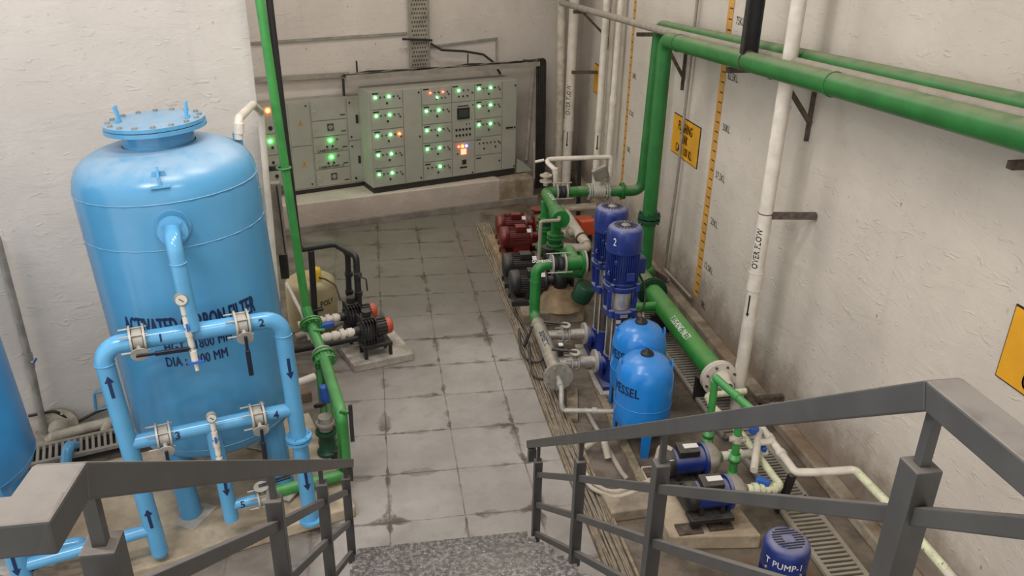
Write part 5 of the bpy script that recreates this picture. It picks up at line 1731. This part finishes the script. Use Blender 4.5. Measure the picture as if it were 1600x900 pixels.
pipe(gr, [V(1.85, 7.72, 0.62), V(2.12, 7.68, 0.60)], 0.055, 'green', 0, 'low_branch', 18)
ec = MB().lathe([(0.0, -0.10), (0.10, -0.10), (0.11, -0.08), (0.11, 0.08), (0.10, 0.10), (0.0, 0.10)], V(2.10, 7.55, 0.44), (0.3, -0.2, 0.9), 26).build('strainer', 'greendk', gr)

# ================================================================== floor cable run
tr = thing('floor_cable_tray', 'long dusty cable tray on the floor beside the pump bay', 'cable tray', (1.46, 7.3, 0.0))
def trx(y):
    return 1.36 + 0.016 * max(0, 5.6 - y)
pts = [(trx(y), y, 0.0) for y in (11.0, 8.5, 6.0, 4.9, 3.9, 3.0)]
mb = MB()
for off, w, h in ((0.0, 0.012, 0.05), (0.19, 0.02, 0.05)):
    for a, b in zip(pts[:-1], pts[1:]):
        mb.bar(V(a) + V(off, 0, h / 2), V(b) + V(off, 0, h / 2), w, h)
for a, b in zip(pts[:-1], pts[1:]):
    mb.bar(V(a) + V(0.095, 0, 0.008), V(b) + V(0.095, 0, 0.008), 0.19, 0.012)
mb.build('tray', 'wood', tr)
random.seed(3)
for q in range(12):
    off = 0.018 + 0.014 * q
    pp = []
    for i in range(27):
        y = 10.95 - i * 0.30
        pp.append(V(trx(y) + off + random.uniform(-0.011, 0.011), y, 0.028 + random.uniform(0.0, 0.016)))
    MB().tube(pp, 0.0085, 0.06, 6, 2).build('cable', 'dustcable' if q % 3 else 'cable', tr)
# timber runners and old pipe lying in the pump bay
tag(MB().tube([(1.74, 5.95, 0.02), (1.80, 5.0, 0.02), (1.82, 4.92, 0.02)], 0.022, 0).build('loose_pipe', 'dustpipe'), 'pale loose pipe lying on the wet floor left of the vessels', 'pipe')
tag(MB().bar((1.94, 6.25, 0.02), (1.92, 4.75, 0.02), 0.07, 0.04).build('timber_strip', 'wood'), 'dusty timber strip lying on the wet floor in front of the vessels', 'timber')
tag(MB().bar((1.58, 5.8, 0.02), (1.70, 6.3, 0.02), 0.10, 0.03).build('timber_strip', 'wood'), 'short timber strip beside the steel manifold end', 'timber')
for i, (a, b, c) in enumerate((((1.40, 7.5), (1.33, 7.0), (1.50, 6.75)), ((1.45, 7.2), (1.36, 6.6), (1.52, 6.45)), ((1.42, 7.9), (1.46, 7.4), (1.40, 7.1)))):
    tag(MB().tube(smooth([(a[0], a[1], 0.07), (b[0], b[1], 0.09), ((b[0] + c[0]) / 2 - 0.03, (b[1] + c[1]) / 2 - 0.06, 0.07), (c[0], c[1], 0.10), (c[0] + 0.06, c[1], 0.30)]), 0.012, 0, 8).build('loose_cable', 'cableblk'), ('far loop of grey cable by the green riser foot', 'near loop of grey cable by the steel manifold', 'loose grey cable crossing the floor tray by the worn plinth')[(1 if i == 1 else (0 if i == 0 else 2))], 'cable')
cq = thing('conduit_pair', 'two pale conduits curving from the floor tray behind the right railing', 'conduits', (1.65, 4.72, 0.0))
for k in (0, 1):
    MB().tube([(1.45 + 0.03 * k, 5.05, 0.06), (1.49 + 0.03 * k, 4.80 + 0.05 * k, 0.07), (1.62, 4.64 + 0.06 * k, 0.08), (1.95, 4.72 + 0.06 * k, 0.10), (2.12, 4.80 + 0.05 * k, 0.20)], 0.018, 0.12, 10).build('conduit', 'pvcd', cq)
tag(MB().box((1.84, 4.62, 0.045), (0.58, 0.26, 0.09), 0.06).build('low_block', 'plinth', bevel=0.01), 'low concrete block under the pale curved conduits', 'concrete block')
vl = thing('white_fittings', 'dirty white pipe fittings on the wet floor left of the near vessel', 'pipe', (1.70, 5.28, 0.0))
MB().tube([(1.60, 5.35, 0.05), (1.66, 5.30, 0.16), (1.86, 5.30, 0.17), (1.90, 5.40, 0.12)], 0.028, 0.04, 12).build('pipe', 'pvcd', vl)
MB().tube([(1.72, 5.30, 0.16), (1.74, 5.20, 0.03)], 0.030, 0, 12).build('leg', 'pvcd', vl)

# ================================================================== lower right: two blue pumps on their pad
tag(MB().prism([(1.88, 4.14), (2.53, 4.06), (2.45, 4.92), (1.93, 4.95)], (0, 0, 0), (1, 0, 0), (0, 1, 0), 0.12).build('pump_pad', 'pad', bevel=0.012), 'stained concrete pad under the two small blue pumps behind the railing', 'concrete pad')
sk = thing('pump_stand', 'black angle iron stand carrying the two small blue pumps', 'stand', (2.15, 4.5, 0.12))
for x in (2.06, 2.22):
    MB().bar((x, 4.90, 0.195), (x + 0.03, 4.18, 0.195), 0.05, 0.05).build('runner', 'black', sk)
for x, y in ((2.08, 4.20), (2.31, 4.21), (2.06, 4.86), (2.28, 4.86)):
    lg = MB().bar((x, y, 0.135), (x, y, 0.205), 0.05, 0.05, (0, 1, 0)).build('leg', 'black', sk)
    MB().box((x - 0.04, y - 0.01, 0.128), (0.18, 0.11, 0.012)).build('foot_plate', 'rust', lg)
MB().box((2.20, 4.22, 0.20), (0.32, 0.12, 0.03)).build('cross_plate', 'black', sk)
MB().box((2.20, 4.64, 0.20), (0.32, 0.12, 0.03)).build('cross_plate', 'black', sk)
def small_pump(label, o, num):
    t = thing('blue_pump', label, 'pump', o, 'small blue pumps')
    c = V(o) + UP * 0.12
    d = Vector((1, 0.02, 0)).normalized()
    MB().cyl(c - d * 0.16, c + d * 0.10, 0.098, n=30).build('motor_body', 'cobalt', t)
    MB().lathe([(0.102, -0.13), (0.104, -0.16), (0.10, -0.20), (0.06, -0.215), (0.0, -0.215)], c, d, 28).build('fan_cowl', 'black', t)
    MB().lathe([(0.098, 0.10), (0.125, 0.10), (0.125, 0.10), (0.125, 0.125), (0.125, 0.125), (0.0, 0.13)], c, d, 30).build('rear_flange', 'cobalt', t)
    MB().lathe([(0.118, 0.125), (0.118, 0.19), (0.09, 0.22), (0.045, 0.225), (0.045, 0.26), (0.0, 0.26)], c, d, 28).build('pump_casing', 'steel', t)
    tb = MB().box(c + V(-0.03, -0.02, 0.115), (0.16, 0.12, 0.06), rot=Matrix.Rotation(RA(8), 3, 'X')).build('terminal_box', 'black', t, bevel=0.008)
    MB().box(c + V(-0.01, -0.02, 0.148), (0.11, 0.05, 0.006)).build('box_label', 'label', tb)
    each(MB().box(c + V(-0.10, 0, -0.09), (0.03, 0.16, 0.07)).box(c + V(0.06, 0, -0.09), (0.03, 0.16, 0.07)), 'foot', 'black', t)
    pipe_text(num, 0.045, c - d * 0.172, Vector((0, -1, 0.0)).cross(d) if False else d, (0, -0.7, 0.7), 0.104, 'whiteink', t, False, 0.02)
    return t
small_pump('farther small blue pump with white box label beside the green risers', (2.20, 4.68, 0.222), '1')
small_pump('nearer small blue pump half hidden behind the railing bar', (2.225, 4.285, 0.222), '2')
tag(MB().tube([(2.06, 4.70, 0.44), (1.98, 4.72, 0.48), (1.96, 4.72, 0.33), (1.97, 4.74, 0.15)], 0.02, 0.05, 10).build('white_conduit', 'pvcd'), 'pale flexible conduit at the back of the farther small blue pump', 'conduit')
# green risers
for lab, x, y, top, zs in (('green riser with coupling under the green sloping pipe', 2.59, 5.19, 0.70, (0.14, 0.20)), ('green riser with two couplings standing before the pale valve pipes', 2.545, 4.62, 0.72, (0.22, 0.38))):
    t = thing('green_riser_pipe', lab, 'pipe', (x, y, 0.0))
    pipe(t, [V(x, y, 0.0), V(x - 0.015, y, top)], 0.030, 'greenl', 0, 'pipe', 16)
    for z in zs:
        MB().lathe([(0.032, -0.03), (0.046, -0.03), (0.046, 0.0), (0.04, 0.0), (0.04, 0.03), (0.03, 0.03)], (x - 0.005, y, z), UP, 18).build('coupling', 'greenl', t)
    if y < 4.7:
        MB().cyl((x - 0.01, y, 0.52), (x - 0.01, y, 0.58), 0.038, n=14).tube([(x - 0.07, y, 0.55), (x + 0.05, y - 0.02, 0.55)], 0.022, 0, 12).build('ball_valve', 'pvcd', t)
gcx = thing('green_cross_pipe', 'thin light green pipe sloping past the white flange towards the railing', 'pipe', (2.62, 4.9, 0.7))
pipe(gcx, [V(2.575, 5.19, 0.735), V(2.664, 4.655, 0.74), V(2.67, 4.60, 0.74)], 0.032, 'greenl', 0, 'pipe', 14)
MB().cyl(V(2.62, 4.92, 0.74), V(2.63, 4.86, 0.74), 0.036, n=14).build('coupling', 'greenl', gcx)
# white suction pieces
w1 = thing('white_pump_pipe', 'white plastic suction line with union from the farther small blue pump', 'pipework', (2.6, 4.70, 0.3))
c0 = V(2.465, 4.688, 0.342)
pipe(w1, [c0, V(2.84, 4.70, 0.34)], 0.029, 'pvc', 0, 'pipe', 14)
for a, b, r in ((0.0, 0.05, 0.038), (0.07, 0.11, 0.047), (0.13, 0.17, 0.040), (0.24, 0.29, 0.039), (0.31, 0.36, 0.040)):
    MB().cyl(c0 + V(a, a * 0.03, 0), c0 + V(b, b * 0.03, 0), r, n=16).build('union', 'pvc', w1)
MB().box((2.80, 4.69, 0.36), (0.04, 0.05, 0.08)).build('valve_handle', 'blueh', w1, bevel=0.008)
w2 = thing('white_pump_pipe', 'yellowed plastic suction line with union from the nearer small blue pump', 'pipework', (2.75, 4.3, 0.3))
c0 = V(2.49, 4.29, 0.342)
J = V((2.755, 4.276, 0.340))
pipe(w2, [c0, J, V((2.748, 4.936, 0.340)), V((2.701, 5.438, 0.300)), V((2.720, 5.600, 0.300)), V((3.092, 5.623, 0.300))], 0.029, 'pvcg', 0.05, 'pipe', 14)
for a, b, r in ((0.0, 0.12, 0.038), (0.16, 0.30, 0.047), (0.36, 0.46, 0.041), (0.52, 0.62, 0.039), (0.72, 0.82, 0.040)):
    MB().cyl(c0 + (J - c0) * a, c0 + (J - c0) * b, r, n=16).build('union', 'pvcg', w2)
MB().box(V((2.613, 4.305, 0.390)), (0.10, 0.05, 0.04), RA(-40)).build('valve_handle', 'blueh', w2, bevel=0.008)
w3 = thing('white_valve_pipe', 'white plastic line along the kerb with tee and blue valve', 'pipework', (3.05, 4.6, 0.3))
pipe(w3, [V((2.884, 4.906, 0.420)), V((2.891, 4.357, 0.400)), V((3.023, 4.311, 0.420)), V((3.296, 4.262, 0.450)), V((3.300, 3.811, 0.466)), V((3.300, 3.184, 0.449))], 0.030, 'pvc', 0.04, 'pipe', 14)
pipe(w3, [V((2.824, 4.835, 0.450)), V((2.597, 4.422, 0.400))], 0.028, 'pvc', 0, 'valve_leg', 14)
pipe(w3, [V((2.749, 4.703, 0.430)), V((2.865, 4.703, 0.430))], 0.026, 'pvc', 0, 'tee', 14)
MB().box(V((2.761, 4.800, 0.480)), (0.07, 0.05, 0.05), 0.4).build('valve_handle', 'blueh', w3, bevel=0.008)
for q in (0.25, 0.6):
    p0, p1 = V((2.884, 4.906, 0.420)), V((2.891, 4.357, 0.400))
    c = p0 + (p1 - p0) * q
    MB().cyl(c - (p1 - p0) * 0.04, c + (p1 - p0) * 0.04, 0.038, n=16).build('coupling', 'pvc', w3)
k3 = V((3.296, 4.262, 0.450))
k4 = V((3.300, 3.811, 0.466))
pipe(w3, [k3 + (k4 - k3) * 0.04, k4, V((3.300, 3.244, 0.453))], 0.0315, 'pvcg', 0, 'yellowed_run', 14)
pst = thing('pipe_post', 'black angle post carrying the white pipe over the drain', 'post', (2.93, 4.42, 0.0))
MB().bar((2.846, 4.407, 0.000), (2.869, 4.356, 0.380), 0.05, 0.04, (0, 1, 0)).build('post', 'black', pst)
wbk = thing('angle_support', 'rusty angle support at the wall foot behind the green cross pipe', 'bracket', (3.220, 5.581, 0.123))
MB().bar((3.280, 5.886, 0.047), (3.280, 5.573, 0.216), 0.05, 0.05).bar((3.220, 5.801, 0.106), (3.220, 5.514, 0.113), 0.06, 0.05).bar((3.260, 5.561, 0.232), (3.260, 5.516, 0.094), 0.05, 0.04, (0, 1, 0)).bar((3.22, 5.60, 0.22), (3.445, 5.60, 0.22), 0.05, 0.05).build('angle', 'rust', wbk)
tag(MB().bar((2.857, 6.550, 0.020), (2.839, 5.794, 0.020), 0.05, 0.04).build('angle_iron', 'black'), 'black angle iron on the floor right of the near vessel', 'angle iron')

# near vertical motor at the bottom of the picture
tpm = thing('multistage_pump', 'cobalt blue pump motor lettered pump-1 at the lower right', 'pump', (2.24, 3.34, 0.0))
o = V(2.255, 3.34, -0.027)
r = 0.136
m = MB()
m.lathe([(r - 0.004, 0.60), (r, 0.61), (r, 0.735), (r - 0.008, 0.765), (r - 0.03, 0.785), (0.085, 0.79), (0.0, 0.79)], o, UP, 40)
nf = len(m.f)
g = m
for i in range(9):
    x = -0.08 + 0.02 * i
    L = math.sqrt(max(0.0, 0.092 ** 2 - x * x))
    for a, b in ((-L, -0.034), (0.034, L)) if abs(x) < 0.034 else ((-L, L),):
        if b - a > 0.01:
            g.bar(o + V(a, x, 0.7915), o + V(b, x, 0.7915), 0.009, 0.002)
cw = two_tone(m.build('fan_cowl', 'cobalt', tpm), nf, 'paneldk')
for k in range(4):
    a = RA(-75 + 90 * k)
    MB().cyl(o + V(r * 0.97 * math.cos(a), r * 0.97 * math.sin(a), 0.63), o + V(r * 1.04 * math.cos(a), r * 1.04 * math.sin(a), 0.63), 0.008, n=8).build('cowl_screw', 'galv', cw)
m = MB().cyl(o + UP * 0.34, o + UP * 0.61, r * 0.86, n=34)
for i in range(36):
    a = 2 * math.pi * i / 36
    d = Vector((math.cos(a), math.sin(a), 0))
    m.bar(o + d * r * 0.9 + UP * 0.36, o + d * r * 0.9 + UP * 0.60, 0.005, 0.024, d)
m.build('motor_body', 'cobalt', tpm)
MB().box(o + V(-0.02, -0.17, 0.50), (0.12, 0.10, 0.12), 0.3).build('terminal_box', 'cobalt', tpm, bevel=0.01)
MB().lathe([(0.0, 0.027), (0.14, 0.027), (0.14, 0.05), (0.10, 0.07), (0.10, 0.30), (0.14, 0.30), (0.14, 0.34), (0.0, 0.34)], o, UP, 30).build('pump_body', 'steel', tpm)
pipe_text('T PUMP-1', 0.062, o + UP * 0.685, UP, (-0.52, -0.85, 0), r, 'whiteink', tpm, False, 0.010, 0.85)
